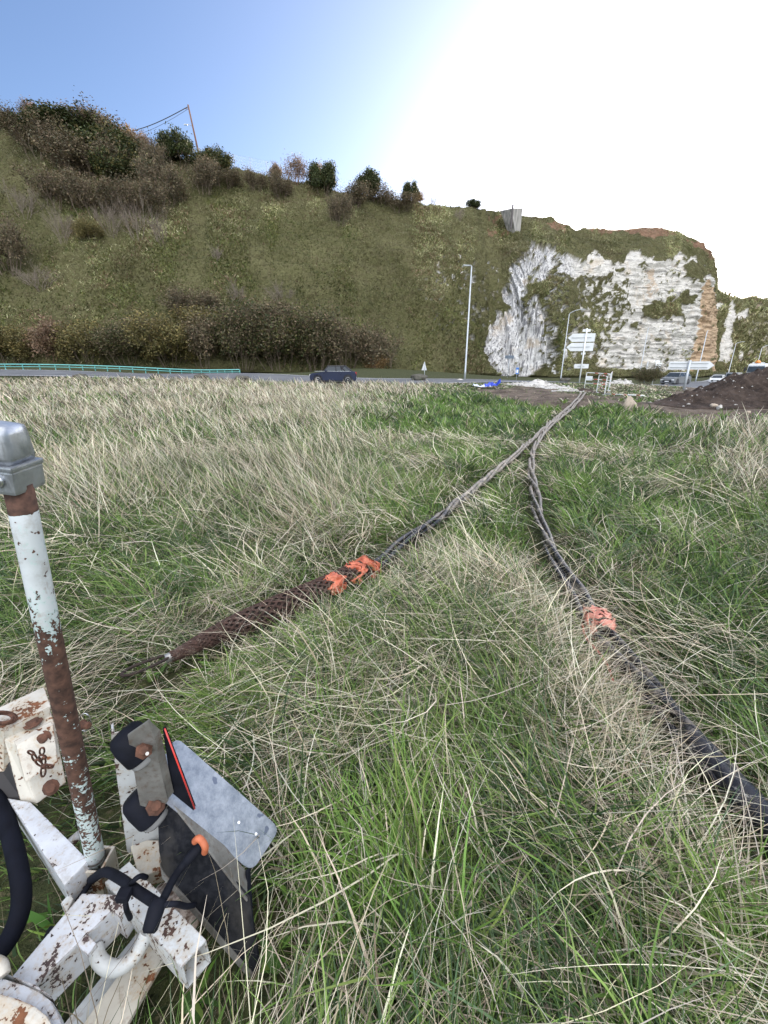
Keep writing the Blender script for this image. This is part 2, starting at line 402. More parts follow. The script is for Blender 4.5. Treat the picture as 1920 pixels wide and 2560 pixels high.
HK += world_rows([
    (1215, [(79, 940), (84, 860), (93, 740), (103, 620), (114, 527)]),
    (1255, [(82, 940), (86, 850), (94, 730), (106, 622), (121, 531)]),
    (1310, [(85, 941), (87, 840), (90, 730), (98, 630), (125, 542)]),
    (1370, [(88, 942), (89, 840), (92, 720), (98, 635), (126, 549)]),
    (1410, [(90, 942), (93, 850), (97, 740), (103, 650), (129, 565)]),
    (1440, [(93, 943), (97, 860), (102, 760), (107, 660), (132, 577)]),
    (1500, [(97, 944), (101, 860), (106, 765), (111, 662), (136, 574)]),
    (1560, [(101, 944), (104, 855), (108, 760), (113, 655), (139, 576)]),
    (1610, [(104, 944), (107, 850), (110, 750), (115, 650), (141, 569)]),
    (1660, [(107, 944), (109, 850), (112, 750), (117, 655), (142, 573)]),
    (1700, [(110, 944), (112, 850), (115, 750), (119, 665), (142, 583)]),
    (1735, [(113, 943), (115, 850), (117, 755), (121, 680), (140, 600)]),
    (1755, [(116, 942), (118, 850), (120, 760), (124, 690), (138, 612)]),
    (1768, [(121, 940), (123, 850), (125, 770), (129, 700), (141, 626)]),
    (1778, [(128, 938), (130, 850), (132, 775), (136, 710), (146, 645)]),
    (1784, [(136, 936), (138, 850), (140, 780), (143, 720), (152, 668)]),
    (1785, [(150, 934), (151, 855), (153, 790), (156, 735), (163, 688)]),
    (1780, [(185, 930), (186, 870), (188, 810), (190, 760), (197, 715)]),
    (1765, [(260, 926), (262, 890), (264, 850), (266, 810), (272, 770)])])
def loft(HK, step_fn, rows, back=240.0):
    ks = [k[0] for k in HK]; cum = [0.0]
    for i in range(1, len(ks)): cum.append(cum[-1] + max(abs(ks[i] - ks[i - 1]), 12))
    prof = np.array([[list(q) for q in k[1]] for k in HK])        # K x 5 x 3
    s = [0.0]
    while s[-1] < cum[-1]: s.append(s[-1] + step_fn(np.interp(s[-1], cum, ks)))
    s = np.array(s)
    K = np.empty((len(s), 5, 3))
    for a in range(5):
        for b in range(3): K[:, a, b] = np.interp(s, cum, prof[:, a, b])
    v = np.linspace(0, 1, rows); S = np.empty((len(s), rows, 3)); base = np.linspace(0, 1, 5)
    for b in range(3):
        for i in range(len(s)): S[i, :, b] = np.interp(v, base, K[i, :, b])
    for _ in range(3):             # soften the kinks of the profile
        S[:, 1:-1] = (S[:, :-2] + S[:, 2:] + 2 * S[:, 1:-1]) / 4
    return S
def shape_hill(S, chalkfn, name, amp_rock, amp_green):
    du = np.gradient(S, axis=0); dv = np.gradient(S, axis=1); N = np.cross(du, dv); N /= np.linalg.norm(N, axis=2, keepdims=True) + 1e-9
    if N[..., 1].mean() > 0: N = -N
    x, y, z = S[..., 0], S[..., 1], S[..., 2]
    px, py = PROJ(x, y, z); m = chalkfn(px, py, x, y, z)
    flute = np.abs(fbm(x * 1.1 + z * .05, z * .10, s=11, o=4) - .5) * 2
    strata = fbm(x * .15, z * 1.3, s=15, o=4) - .5
    lumps = fbm(x * .35, y * .35, z * .35, s=21, o=5) - .5
    lumps2 = fbm(x * 1.2, y * 1.2, z * 1.2, s=25, o=3) - .5
    wf = 1 - sstep(px, 1400, 1480)
    rock = wf * (flute * 2.6 - 1.0) + (1 - wf) * (strata * 1.7 + lumps * 2.6 + flute * .5) + lumps2 * .5
    green = lumps * 2.4 + lumps2 * .9 + .5
    edge = np.ones(S.shape[1]); edge[0] = 0; edge[-4:] = (.75, .5, .3, .15)
    D = (m['chalk'] * rock * amp_rock + (1 - m['chalk']) * green * amp_green) * edge[None, :]
    return S + N * D[..., None], m
def close_back(S, m, back):
    ridge = S[:, -1]; rows = [S]
    ex = []
    rb = ridge.copy()
    for d, dz in ((3, .15), (9, -.2), (back, -4)):
        q = ridge + np.array([0, d, dz])[None, :]; ex.append(q[:, None])
    T = np.concatenate([S] + ex, 1)
    mm = {k_: np.concatenate([v] + [v[:, -1:] * 0] * 3, 1) for k_, v in m.items()}
    return T, mm
def grid_obj(name, T, m, mat, **tg):
    a, b = T.shape[:2]; ix = np.arange(a * b).reshape(a, b)
    q = np.stack([ix[:-1, :-1], ix[1:, :-1], ix[1:, 1:], ix[:-1, 1:]], -1).reshape(-1, 4)
    return tag(mesh_np(name, T.reshape(-1, 3), q, mat, attrs={k_: v.ravel() for k_, v in m.items()}, smooth=True), **tg)
def Zp(l): return [(1150 + a / 2.1545, 480 + b / 2.1545) for a, b in l]
CH_A = Zp([(380, 255), (400, 265), (410, 300), (440, 290), (510, 300), (520, 340), (515, 430), (490, 470), (440, 490), (420, 500), (360, 480), (345, 520), (330, 590), (350, 640), (395, 560), (420, 570),
           (440, 640), (500, 690), (520, 760), (530, 830), (480, 880), (470, 930), (380, 1000), (200, 1010), (150, 900), (120, 860), (160, 780), (180, 680), (210, 640), (260, 650), (270, 620), (225, 560), (250, 500),
           (280, 470), (275, 440), (295, 400), (300, 350), (370, 330)])
CH_B = Zp([(520, 350), (620, 350), (680, 400), (720, 340), (770, 350), (800, 375), (890, 375), (960, 310), (985, 360), (1040, 385), (1130, 375), (1155, 340), (1185, 320), (1210, 350), (1270, 350), (1300, 390),
           (1340, 480), (1370, 560), (1385, 700), (1390, 1010), (1080, 1010), (830, 1010), (740, 920), (725, 850), (800, 780), (830, 720), (850, 680), (900, 640), (880, 600), (890, 560), (800, 520), (760, 480),
           (700, 470), (620, 480), (560, 500), (520, 470)])
GR_I = [Zp([(a + r1 * math.cos(t), b + r2 * math.sin(t)) for t in np.linspace(0, 6.28, 14)]) for a, b, r1, r2 in
        [(1255, 437, 58, 50), (1212, 577, 42, 34), (1080, 635, 118, 46), (940, 715, 16, 16), (1055, 785, 22, 8), (980, 408, 26, 12), (860, 430, 30, 14), (800, 460, 22, 18), (1130, 595, 50, 18)]]
BR_E = Zp([(1300, 480), (1335, 470), (1368, 560), (1382, 700), (1395, 1010), (1225, 1010), (1262, 830), (1288, 650)])
TOPB = [Zp(l) for l in ([(450, 165), (500, 165), (565, 185), (560, 235), (510, 225), (480, 200)], [(680, 190), (980, 180), (1160, 205), (1165, 240), (1040, 255), (960, 245), (900, 225), (760, 235), (690, 220)],
                        [(1200, 250), (1330, 290), (1345, 360), (1300, 330), (1260, 290)])]
STAIN = Zp([(1030 + 34 * math.cos(t), 500 + 75 * math.sin(t)) for t in np.linspace(0, 6.28, 16)])
def wob(px, py, a, s, f=.045):
    return px + (fbm(px * f, py * f, s=s, o=5) - .5) * a, py + (fbm(px * f, py * f, s=s + 7, o=5) - .5) * a * 1.3
def head_masks(px, py, x, y, z):
    qx, qy = wob(px, py, 34, 41); rx, ry = wob(px, py, 22, 47, .09)
    c = inpoly(qx, qy, CH_A) | inpoly(qx, qy, CH_B)
    for g in GR_I: c &= ~inpoly(rx, ry, g)
    c = c.astype(float); n = fbm(px * .055, py * .045, s=61, o=5); n2 = fbm(px * .16, py * .13, s=66, o=4)
    # broken patches of chalk among the ivy between the two faces, and small ones on the slope
    mid = inpoly(px, py, Zp([(480, 440), (900, 470), (900, 700), (740, 880), (500, 1010), (430, 700)]))
    c = np.maximum(c, (mid & (n2 > .57)).astype(float)); c = np.where(mid & (n2 < .40), 0, c)
    sx_, sy_ = (px - 1160) / 120, (py - 735) / 125
    slope = (sx_ ** 2 + sy_ ** 2 < 1) & (n2 + n * .35 > .80 + .12 * (sx_ ** 2 + sy_ ** 2)) & (px < 1245)
    c = np.maximum(c, slope.astype(float)); c = np.where((c > 0) & (n2 < .29) & (n < .5), 0, c); c = np.where(py > 926 + (n - .5) * 26 + 40 * (px < 1400), 0, c)
    e = inpoly(*wob(px, py, 14, 81), BR_E).astype(float)
    st = inpoly(*wob(px, py, 22, 84), STAIN) & (n2 > .42)
    t = np.zeros_like(px)
    for l in TOPB: t = np.maximum(t, inpoly(*wob(px, py, 20, 88), l).astype(float))
    t = np.maximum(t, ((np.abs(px - 1245) < 30) & (np.abs(py - 570) < 28) & (n2 > .57)).astype(float) * .8)
    return {'chalk': c, 'ochre': np.maximum(e, st * .55), 'earth': t, 'left': (1 - sstep(px, 1395, 1470)) * c}
S = loft(HK, lambda p: 4.5 if p < 1100 else 1.7, 300)
S, M_ = shape_hill(S, head_masks, 'hill', 1.0, .9)
T_, MM = close_back(S, M_, 260)
HILL = S
def hill_mat(name):
    k = NM(name); ch, oc, ea, lf = [k.attr(a) for a in ('chalk', 'ochre', 'earth', 'left')]
    n1 = k.noise(.10, 6, .6); n2 = k.noise(.8, 6, .65); n3 = k.noise(3.5, 5, .6)
    fl = k.noise(1.0, 6, .65, scale3=(2.6, 2.6, .14)); stt = k.noise(1.0, 5, .6, scale3=(.25, .25, 2.6))
    g = k.mix(k.rng(n1, .35, .68), (.060, .060, .024), (.12, .115, .055)); g = k.mix(k.rng(n2, .45, .7), g, (.075, .065, .034)); g = k.mix(k.rng(n3, .5, .75), g, (.14, .135, .065))
    c = k.mix(k.rng(n2, .38, .62), (.44, .42, .385), (.66, .64, .59)); c = k.mix(k.rng(stt, .56, .62), c, (.22, .21, .20)); c = k.mix(k.rng(n3, .60, .70), c, (.26, .25, .24))
    flc = k.mix(k.rng(fl, .42, .52), (.17, .17, .18), (.58, .575, .565)); c = k.mix(lf, c, flc)
    vo = k.n('ShaderNodeTexVoronoi', feature='DISTANCE_TO_EDGE'); mp = k.n('ShaderNodeMapping'); mp.inputs['Scale'].default_value = (.55, .55, .95); nd = k.n('ShaderNodeVectorMath', operation='ADD')
    nz_ = k.n('ShaderNodeTexNoise'); nz_.inputs['Scale'].default_value = .9; k.l(k.c, nz_.inputs['Vector']); k.l(k.c, nd.inputs[0]); k.l(nz_.outputs['Color'], nd.inputs[1]); k.l(nd.outputs[0], mp.inputs[0]); k.l(mp.outputs[0], vo.inputs['Vector'])
    crack = k.math('MULTIPLY', k.rng(vo.outputs['Distance'], .02, .07, 1, 0), k.rng(n2, .42, .55)); c = k.mix(k.math('MULTIPLY', crack, .7), c, (.13, .12, .11))
    c = k.mix(k.math('MULTIPLY', k.rng(k.noise(.25, 5, .6), .56, .70), .45), c, (.50, .38, .24))
    o = k.mix(k.rng(stt, .40, .62), (.27, .165, .085), (.50, .36, .22)); c = k.mix(k.math('MULTIPLY', oc, .85), c, o)
    e = k.mix(k.rng(n2, .35, .65), (.10, .055, .035), (.23, .145, .095))
    b = k.mix(ea, k.mix(ch, g, c), e); k.bump(k.math('ADD', n2, k.math('MULTIPLY', n3, .5)), .8, .5)
    return k.fin(b, .95, spec=.15)
m_hill = hill_mat("hill_surface")
hill = grid_obj("hill", T_, MM, m_hill, kind='structure')
# far cliff beyond the headland
FK = world_rows([(px, [(222, 952), (230, a), (238, b), (246, c), (262, d)]) for px, a, b, c, d in
    [(1740, 890, 840, 790, 716), (1785, 890, 840, 790, 722), (1800, 890, 840, 790, 730), (1830, 892, 845, 800, 742), (1860, 895, 850, 805, 748), (1880, 895, 850, 805, 742), (1900, 897, 855, 808, 745), (1930, 897, 855, 810, 752), (2000, 898, 860, 815, 762), (2150, 900, 870, 830, 790)]])
FC_A = Zp([(1450, 600), (1480, 605), (1475, 690), (1460, 750), (1465, 860), (1440, 925), (1390, 915), (1400, 800), (1425, 740), (1435, 650)])
FC_B = Zp([(1478, 660), (1520, 640), (1552, 635), (1548, 688), (1490, 695)])
FC_C = Zp([(1500, 860), (1520, 870), (1515, 910), (1490, 925)])
FC_D = Zp([(1375, 600), (1400, 590), (1430, 620), (1380, 640)])
def far_masks(px, py, x, y, z):
    qx, qy = wob(px, py, 10, 91, .07); c = np.zeros(px.shape, bool); n2 = fbm(px * .14, py * .1, s=96, o=4)
    for l in (FC_A, FC_B, FC_C, FC_D): c |= inpoly(qx, qy, l)
    r = (px > 1868) & (py > 760) & (py < 900) & (n2 > .60)
    return {'chalk': np.maximum(c.astype(float), r * .6), 'ochre': np.zeros_like(px) + (r * .4), 'earth': ((py < 775) & (n2 > .62) & (px > 1860)) * .6, 'left': px * 0}
S2 = loft(FK, lambda p: 1.8, 120); S2, M2 = shape_hill(S2, far_masks, 'far', 1.3, 1.6); T2, MM2 = close_back(S2, M2, 200)
far_cliff = grid_obj("hill", T2, MM2, m_hill, kind='structure')

# find the hill surface behind a pixel
_hp = PROJ(HILL[..., 0], HILL[..., 1], HILL[..., 2])
def H(px, py):
    d = (_hp[0] - px) ** 2 + (_hp[1] - py) ** 2; i = np.unravel_index(np.argmin(d), d.shape); return Vector(HILL[i])
# ------------------------------------------------ grass
def blades(x, y, z, az, lean0, lean1, length, width, colr, segs, face=None, twist=.6, zmin=.006):
    n = len(x); t = np.linspace(0, 1, segs + 1)
    az2 = az + rng.normal(0, .35, n)
    pos = np.zeros((n, segs + 1, 3)); pos[:, 0] = np.stack([x, y, z - .02], 1)
    for i in range(segs):
        th = lean0 + (lean1 - lean0) * (i + .5) / segs; a = az + (az2 - az) * (i + .5) / segs * 2; st = length / segs
        d = np.stack([np.sin(th) * np.sin(a), np.sin(th) * np.cos(a), np.cos(th)], 1) * st[:, None]
        pos[:, i + 1] = pos[:, i] + d
        lo = z + zmin * (i + 1); pos[:, i + 1, 2] = np.maximum(pos[:, i + 1, 2], lo)
    face = rng.uniform(0, 2 * np.pi, n) if face is None else face
    # side vector: mix of horizontal normal to the lean and random turn
    sx = np.stack([np.cos(az + face * twist), -np.sin(az + face * twist), np.sin(face) * .35], 1); sx /= np.linalg.norm(sx, axis=1, keepdims=True)
    prof = np.clip(1.05 - t ** 2.2, .06, 1) * (.75 + .25 * np.minimum(t * 5, 1))
    W = (width[:, None] * prof[None, :] * .5)[..., None] * sx[:, None, :]
    V = np.stack([pos - W, pos + W], 2).reshape(-1, 3)
    b = (np.arange(n) * (segs + 1) * 2)[:, None]; q = []
    for i in range(segs): q.append(np.concatenate([b + 2 * i, b + 2 * i + 1, b + 2 * i + 3, b + 2 * i + 2], 1))
    Q = np.stack(q, 1).reshape(-1, 4)
    C = np.repeat(colr[:, None, :], (segs + 1) * 2, 1)
    return V, Q, C.reshape(-1, 3)
def join_parts(parts):
    V, Q, C, o = [], [], [], 0
    for v, q, c in parts: V.append(v); Q.append(q + o); C.append(c); o += len(v)
    return np.concatenate(V), np.concatenate(Q), np.concatenate(C)
k = NM("grass_blade"); cc = k.attr('Col', True); tr = k.n('ShaderNodeBsdfTranslucent'); k.l(cc, tr.inputs[0]); k.fin(cc, .55, spec=.28)
ms = k.n('ShaderNodeMixShader'); ms.inputs[0].default_value = .22; k.l(k.p.outputs[0], ms.inputs[1]); k.l(tr.outputs[0], ms.inputs[2]); k.l(ms.outputs[0], k.out.inputs[0])
m_grass = k.m
GREENS = np.array([(.085, .150, .034), (.130, .215, .048), (.030, .060, .020), (.190, .275, .075), (.080, .128, .060)])
STRAWS = np.array([(.68, .60, .44), (.46, .39, .27), (.82, .75, .58), (.18, .145, .10), (.56, .51, .40)])
def pick(pal, n, j=.18):
    c = pal[rng.integers(0, len(pal), n)] * rng.uniform(1 - j, 1 + j, (n, 1)); return c * rng.uniform(.94, 1.06, (n, 3))
def scatter(n, r0, r1, amax=R(50)):     # points of even density in a wedge in front of the camera
    r = np.sqrt(rng.uniform(r0 ** 2, r1 ** 2, n)); a = rng.uniform(-amax, amax, n); return r * np.sin(a), r * np.cos(a) - .35
MACH = [(-1.60, .40), (-1.45, 1.35), (-.95, 1.32), (-.42, 1.02), (-.20, .74), (-.26, .42), (-.9, .2)]   # footprint of the trailer
def field(px, py, x, y):
    """tall (0..1): how tall and dry the grass stands here; straw: share of dry blades"""
    n = fbm(x * .45, y * .45, s=101, o=3); n2 = fbm(x * 1.6, y * 1.6, s=105, o=3)
    dc = cable_dist(x, y)
    left = sstep(.15 * y - .5 - x + (n - .5) * (1 + .30 * y), -.6 - .02 * y, 1.2 + .10 * y)
    right = sstep(x - (1.9 + .42 * y), -.3, 1.5)
    tall = np.maximum(left * sstep(y, 2.6, 5), right * sstep(y, 3, 5) * (1 - sstep(y, 9, 13) * .85))
    tall = np.clip(tall * (.15 + 1.5 * (n * .6 + n2 * .4)), 0, 1) * sstep(dc, .2, 1.0)
    straw = np.clip(.07 + .40 * (n - .5) * 2 + .9 * (n2 - .5) + .26 * sstep(y, 4, 14) * left + .26 * right, .03, .85)
    green_far = sstep(x, 0, 3) * sstep(y, 6, 10) * (1 - right); straw = straw * (1 - .30 * green_far) + .22 * sstep(y, 13, 20)
    near_eye = np.hypot(x - wa[0].x, y - wa[0].y); dc = np.minimum(dc, near_eye * .5 + .02)
    return tall, straw, n, n2, dc
def grass_zone(n, r0, r1, segs, wpx, hmul, stalk_n):
    parts = []
    def base(n):
        x, y = scatter(n, r0, r1); ok = (y > .12); x, y = x[ok], y[ok]; z = ground_z(x, y); px, py = PROJ(x, y, z)
        tall, straw, n1, n2, dc = field(px, py, x, y); so = soil_mask(x, y, z)
        road = (y > np.interp(x, [a for a, b in RC], [b for a, b in RC]) - 4.3)
        keep = (rng.uniform(0, 1, len(x)) > so * .93) & ~road & (px > -260) & (px < 2180) & (dc > .07) & (y < 40)
        # clumping
        cl = fbm(x * 3.1, y * 3.1, s=111, o=2); keep &= rng.uniform(0, 1, len(x)) < .35 + 1.3 * cl
        keep &= ~inpoly(x, y, MACH) | (rng.uniform(0, 1, len(x)) < .3)
        f = lambda a: a[keep]
        return [f(a) for a in (x, y, z, px, py, tall, straw, n1, n2, dc, so)]
    # lush undergrowth and lying straw
    x, y, z, px, py, tall, straw, n1, n2, dc, so = base(n); m = len(x)
    is_straw = rng.uniform(0, 1, m) < straw
    d = np.hypot(x, y) + .8; width = np.maximum(np.where(is_straw, .0030, .0060) * rng.uniform(.6, 1.4, m), wpx * d / 412)
    L = np.where(is_straw, rng.uniform(.18, .55, m), rng.uniform(.12, .42, m)) * (.75 + .7 * tall) * hmul * np.where(so > .5, .3, 1)
    L *= np.clip(.22 + dc / .45, .3, 1) * (1 - .45 * sstep(y, 9, 15) * sstep(x - .20 * y, 0, 2) * (1 - tall))
    near_m = inpoly(x, y, MACH); L = np.where(near_m, L * .45, L); is_straw &= ~near_m | (rng.uniform(0, 1, m) < .35)
    flow = np.arctan2(-(x - (.6 + .32 * y)), .35 + 0 * x) * 1.0      # pushed away from the trampled strip
    sw = (fbm(x * .8, y * .8, s=121, o=3) - .5) * 9
    az = np.where(is_straw, -flow * -1 * 0 + np.where(x < .6 + .32 * y, -1.2, 1.0) + sw * .8, sw * 1.1) + rng.normal(0, .75, m)
    l0 = np.where(is_straw, rng.uniform(.7, 1.5, m), rng.uniform(.15, .9, m)); l1 = np.where(is_straw, rng.uniform(1.2, 1.9, m), rng.uniform(.9, 1.9, m))
    up = tall * .55; l0 = l0 * (1 - up); l1 = l1 * (1 - up * .6)
    C = np.where(is_straw[:, None], pick(STRAWS, m) * .80, pick(GREENS, m)); C *= (.50 + 1.0 * fbm(x * 1.1, y * 1.1, s=131, o=4))[:, None]
    # roots are browner than tips only by species mix; a few dead dark blades
    dead = rng.uniform(0, 1, m) < .10; C[dead] = C[dead] * (.45, .38, .35) + (.01, .007, .004)
    parts.append(blades(x, y, z + rng.uniform(0, .05, m) * is_straw, az, l0, l1, L, width, C, segs))
    # long dry stalks
    x, y, z, px, py, tall, straw, n1, n2, dc, so = base(stalk_n); m0 = len(x)
    kk = (rng.uniform(0, 1, m0) < .18 + tall * 1.0) & (so < .5); x, y, z, tall, dc = [a[kk] for a in (x, y, z, tall, dc)]; m = len(x)
    d = np.hypot(x, y) + .8; width = np.maximum(.0026 * rng.uniform(.7, 1.4, m), wpx * .9 * d / 412)
    L = rng.uniform(.35, .8, m) * (.62 + .55 * tall) * np.clip(.4 + dc / .6, .5, 1); L = np.where(inpoly(x, y, MACH), L * .35, L)
    az = np.where(x < .4 + .30 * y, -1.15, 1.05) + rng.normal(0, .85, m) + (fbm(x * .5, y * .5, s=141, o=2) - .5) * 2.2
    az = az + (rng.uniform(0, 1, m) < .22) * rng.uniform(-2.5, 2.5, m)
    free = (tall < .3); az = np.where(free, rng.uniform(-3.14, 3.14, m), az)
    l0 = rng.uniform(.35, .95, m) * (1 - .25 * tall) + free * .4; l1 = l0 + rng.uniform(.0, .75, m)
    C = pick(STRAWS, m, .12) * (.55 + .8 * fbm(x * .7, y * .35, s=145, o=3))[:, None]; gsel = rng.uniform(0, 1, m) < .16; C[gsel] = pick(GREENS, int(gsel.sum())) * 1.2
    parts.append(blades(x, y, z, az, l0, l1, L, width, C, segs, twist=.25))
    return parts
def tufts(n, r0, r1, per, segs, wpx, hs):
    x, y = scatter(n, r0, r1); z = ground_z(x, y); px, py = PROJ(x, y, z); tall, straw, n1, n2, dc = field(px, py, x, y)
    keep = (y > .15) & (dc > .24) & (soil_mask(x, y, z) < .5) & (px > -250) & (px < 2170) & ~inpoly(x, y, MACH) & (y < np.interp(x, [a for a, b in RC], [b for a, b in RC]) - 4.4)
    keep &= rng.uniform(0, 1, n) < 1.15 - straw
    x, y, z, tall, dc = [a[keep] for a in (x, y, z, tall, dc)]; m = len(x)
    fresh = fbm(x * 1.2, y * 1.2, s=181, o=2); TC = pick(GREENS, m, .15) * (.65 + .8 * fresh)[:, None]; br = fresh > .64
    TC[br] = pick(np.array([(.13, .22, .045), (.11, .19, .035), (.17, .24, .06)]), int(br.sum())); H_ = rng.uniform(.7, 1.3, m) * hs
    rep = lambda a: np.repeat(a, per, 0); q = m * per; az = rng.uniform(-3.14, 3.14, q); rr = rng.uniform(0, 1, q) ** .7 * .07
    sweep = rep(np.where(x < .6 + .32 * y, -1.1, 1.0) + (fbm(x * .8, y * .8, s=121, o=2) - .5) * 7)
    X_, Y_ = rep(x) + np.sin(az) * rr, rep(y) + np.cos(az) * rr; w = rng.uniform(0, 1, q) < .45; az = np.where(w, sweep + rng.normal(0, .5, q), az)
    L = rep(H_) * rng.uniform(.20, .46, q) * np.clip(.25 + rep(dc) / .7, .3, 1); l0 = rng.uniform(.05, .6, q); l1 = l0 + rng.uniform(.5, 1.5, q)
    C = rep(TC) * rng.uniform(.75, 1.3, (q, 1)); dd = rng.uniform(0, 1, q) < .10; C[dd] = pick(STRAWS, int(dd.sum()))
    return [blades(X_, Y_, rep(z), az, l0, l1, L, np.maximum(rng.uniform(.003, .0095, q), wpx * (np.hypot(X_, Y_) + .8) / 412), C, segs)]
parts = []
def fallen(n, r0, r1, segs, wpx):
    # flattened dry stalks lying over the turf, combed by patches
    x, y = scatter(n, r0, r1); z = ground_z(x, y); px, py = PROJ(x, y, z); tall, straw, n1, n2, dc = field(px, py, x, y)
    pt_ = fbm(x * 1.1, y * 1.1, s=191, o=3); keep = (y > .12) & (soil_mask(x, y, z) < .5) & (px > -300) & (px < 2200) & ~inpoly(x, y, MACH) & (dc > .20) & (rng.uniform(0, 1, n) < .10 + 2.6 * np.clip(pt_ - .36, 0, 1) + .3 * tall)
    x, y, z, dc, pt_ = [a[keep] for a in (x, y, z, dc, pt_)]; m = len(x); up_ = rng.uniform(.03, .20, m) * np.clip(dc / .4, .3, 1)
    az = (fbm(x * .55, y * .55, s=195, o=2) - .5) * 12 + rng.normal(0, .55, m); k2 = rng.uniform(0, 1, m) < .3; az[k2] = rng.uniform(-3.14, 3.14, int(k2.sum()))
    l0 = rng.uniform(1.05, 1.62, m); l1 = l0 + rng.normal(.12, .22, m); L = rng.uniform(.25, .75, m) * np.clip(.4 + dc / .6, .5, 1); C = pick(STRAWS, m, .15) * (.75 + .5 * pt_)[:, None]
    return [blades(x, y, z + up_, az, l0, l1, L, np.maximum(rng.uniform(.0014, .0052, m), wpx * (np.hypot(x, y) + .8) / 412), C, segs, twist=.3, zmin=.012)]
parts += fallen(15000, .5, 3.4, 5, .55); parts += fallen(22000, 3.4, 10, 4, .6)
parts += tufts(1400, .6, 3.4, 28, 5, .6, 1.0); parts += tufts(3800, 3.4, 9, 14, 4, .7, .9)
parts += grass_zone(46000, .55, 3.2, 5, .62, .92, 10500)
parts += grass_zone(65000, 3.2, 8, 4, .62, .95, 13000)
# loose stalks fallen across the cables
i_ = rng.integers(0, len(_cp), 1500); x = _cp[i_, 0] + rng.normal(0, .22, 1500); y = _cp[i_, 1] + rng.normal(0, .22, 1500); kk = (y > .5) & (y < 9) & (rng.uniform(0, 1, 1500) < .4); x, y = x[kk], y[kk]; m = len(x); z = ground_z(x, y)
parts.append(blades(x, y, z + .03, rng.uniform(-3.14, 3.14, m), rng.uniform(.5, 1.1, m), rng.uniform(1.2, 1.9, m), rng.uniform(.3, .6, m), np.maximum(.0026, .58 * np.hypot(x, y) / 412), np.where((rng.uniform(0, 1, m) < .65)[:, None], pick(STRAWS, m), pick(GREENS, m)), 6, zmin=.014))
g_near = tag(mesh_np("grass", *(lambda a: (a[0], a[1]))(J := join_parts(parts)), m_grass, colr=J[2]), kind='stuff')
parts = []
parts += tufts(7500, 9, 24, 8, 3, .8, 1.0)
parts += grass_zone(80000, 8, 20, 3, .72, 1.0, 17000)
parts += grass_zone(75000, 20, 46, 2, .8, 1.0, 17000)
g_far = tag(mesh_np("grass", *(lambda a: (a[0], a[1]))(J := join_parts(parts)), m_grass, colr=J[2]), kind='stuff')
# seed heads: small sprays at the top of some stalks, and low leafy weeds in the turf
parts = []
x, y = scatter(900, .8, 9); z = ground_z(x, y); px, py = PROJ(x, y, z); m = len(x)
cl = fbm(x * 1.3, y * 1.3, s=151, o=2); kk = (cl > .56) & (y > .3) & (soil_mask(x, y, z) < .5); x, y, z = x[kk], y[kk], z[kk]; m = len(x)
for leaf in range(7):
    az = rng.uniform(-3.14, 3.14, m)
    parts.append(blades(x + rng.normal(0, .02, m), y + rng.normal(0, .02, m), z + .05, az, rng.uniform(.5, 1.0, m), rng.uniform(1.2, 1.7, m), rng.uniform(.05, .15, m), rng.uniform(.015, .035, m),
                        pick(np.array([(.10, .20, .03), (.07, .15, .03), (.16, .24, .05)]), m), 3))
weeds = tag(mesh_np("weeds", *(lambda a: (a[0], a[1]))(J := join_parts(parts)), m_grass, colr=J[2]), kind='stuff')

# ------------------------------------------------ rough growth on the hill: tufts and ivy, one mass
def tri_area(T):
    a = T[:-1, :-1]; b = T[1:, :-1]; c = T[:-1, 1:]; return np.linalg.norm(np.cross(b - a, c - a), axis=2)
def cover(T, m, n, size, greens, prob):
    A = tri_area(T) * prob[:-1, :-1]; pr = A.ravel() / A.sum(); ii = rng.choice(len(pr), n, p=pr); i, j = np.unravel_index(ii, A.shape)
    u, v = rng.uniform(0, 1, (2, n, 1)); p = T[i, j] * (1 - u) * (1 - v) + T[i + 1, j] * u * (1 - v) + T[i, j + 1] * (1 - u) * v + T[i + 1, j + 1] * u * v
    x, y, z = p.T; n1 = fbm(x * .13, y * .13, z * .13, s=161, o=4); n2 = fbm(x * .6, y * .6, z * .6, s=165, o=3)
    C = pick(greens[0], n); C2 = pick(greens[1], n); C3 = pick(greens[2], n)
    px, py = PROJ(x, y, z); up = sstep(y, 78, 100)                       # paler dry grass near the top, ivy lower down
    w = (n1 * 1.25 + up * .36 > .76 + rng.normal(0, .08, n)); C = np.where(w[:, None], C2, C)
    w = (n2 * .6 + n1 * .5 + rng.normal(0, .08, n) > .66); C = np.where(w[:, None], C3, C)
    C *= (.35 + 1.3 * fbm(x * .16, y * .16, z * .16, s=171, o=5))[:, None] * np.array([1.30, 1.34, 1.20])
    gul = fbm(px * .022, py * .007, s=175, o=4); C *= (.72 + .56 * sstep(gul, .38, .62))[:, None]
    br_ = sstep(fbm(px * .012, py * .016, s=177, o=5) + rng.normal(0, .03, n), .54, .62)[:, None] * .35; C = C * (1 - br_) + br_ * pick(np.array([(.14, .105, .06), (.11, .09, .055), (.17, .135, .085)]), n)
    s = rng.uniform(.6, 1.5, n) * size * (.75 + .7 * sstep(gul, .35, .65))
    return blades(x, y, z, rng.uniform(-3.14, 3.14, n) , rng.uniform(.1, 1.2, n), rng.uniform(.6, 1.9, n), s, s * rng.uniform(.18, .42, n), C, 2, zmin=-5)
HG = (np.array([(.075, .082, .030), (.095, .102, .038), (.050, .058, .024), (.115, .112, .048)]), np.array([(.24, .23, .135), (.19, .185, .10), (.30, .275, .18), (.14, .145, .07)]),
      np.array([(.13, .09, .06), (.16, .12, .08), (.08, .085, .035)]))
pm = (1 - M_['chalk']) * 1.0 + .003
e = M_['earth'] * .8; pm = pm * (1 - e)
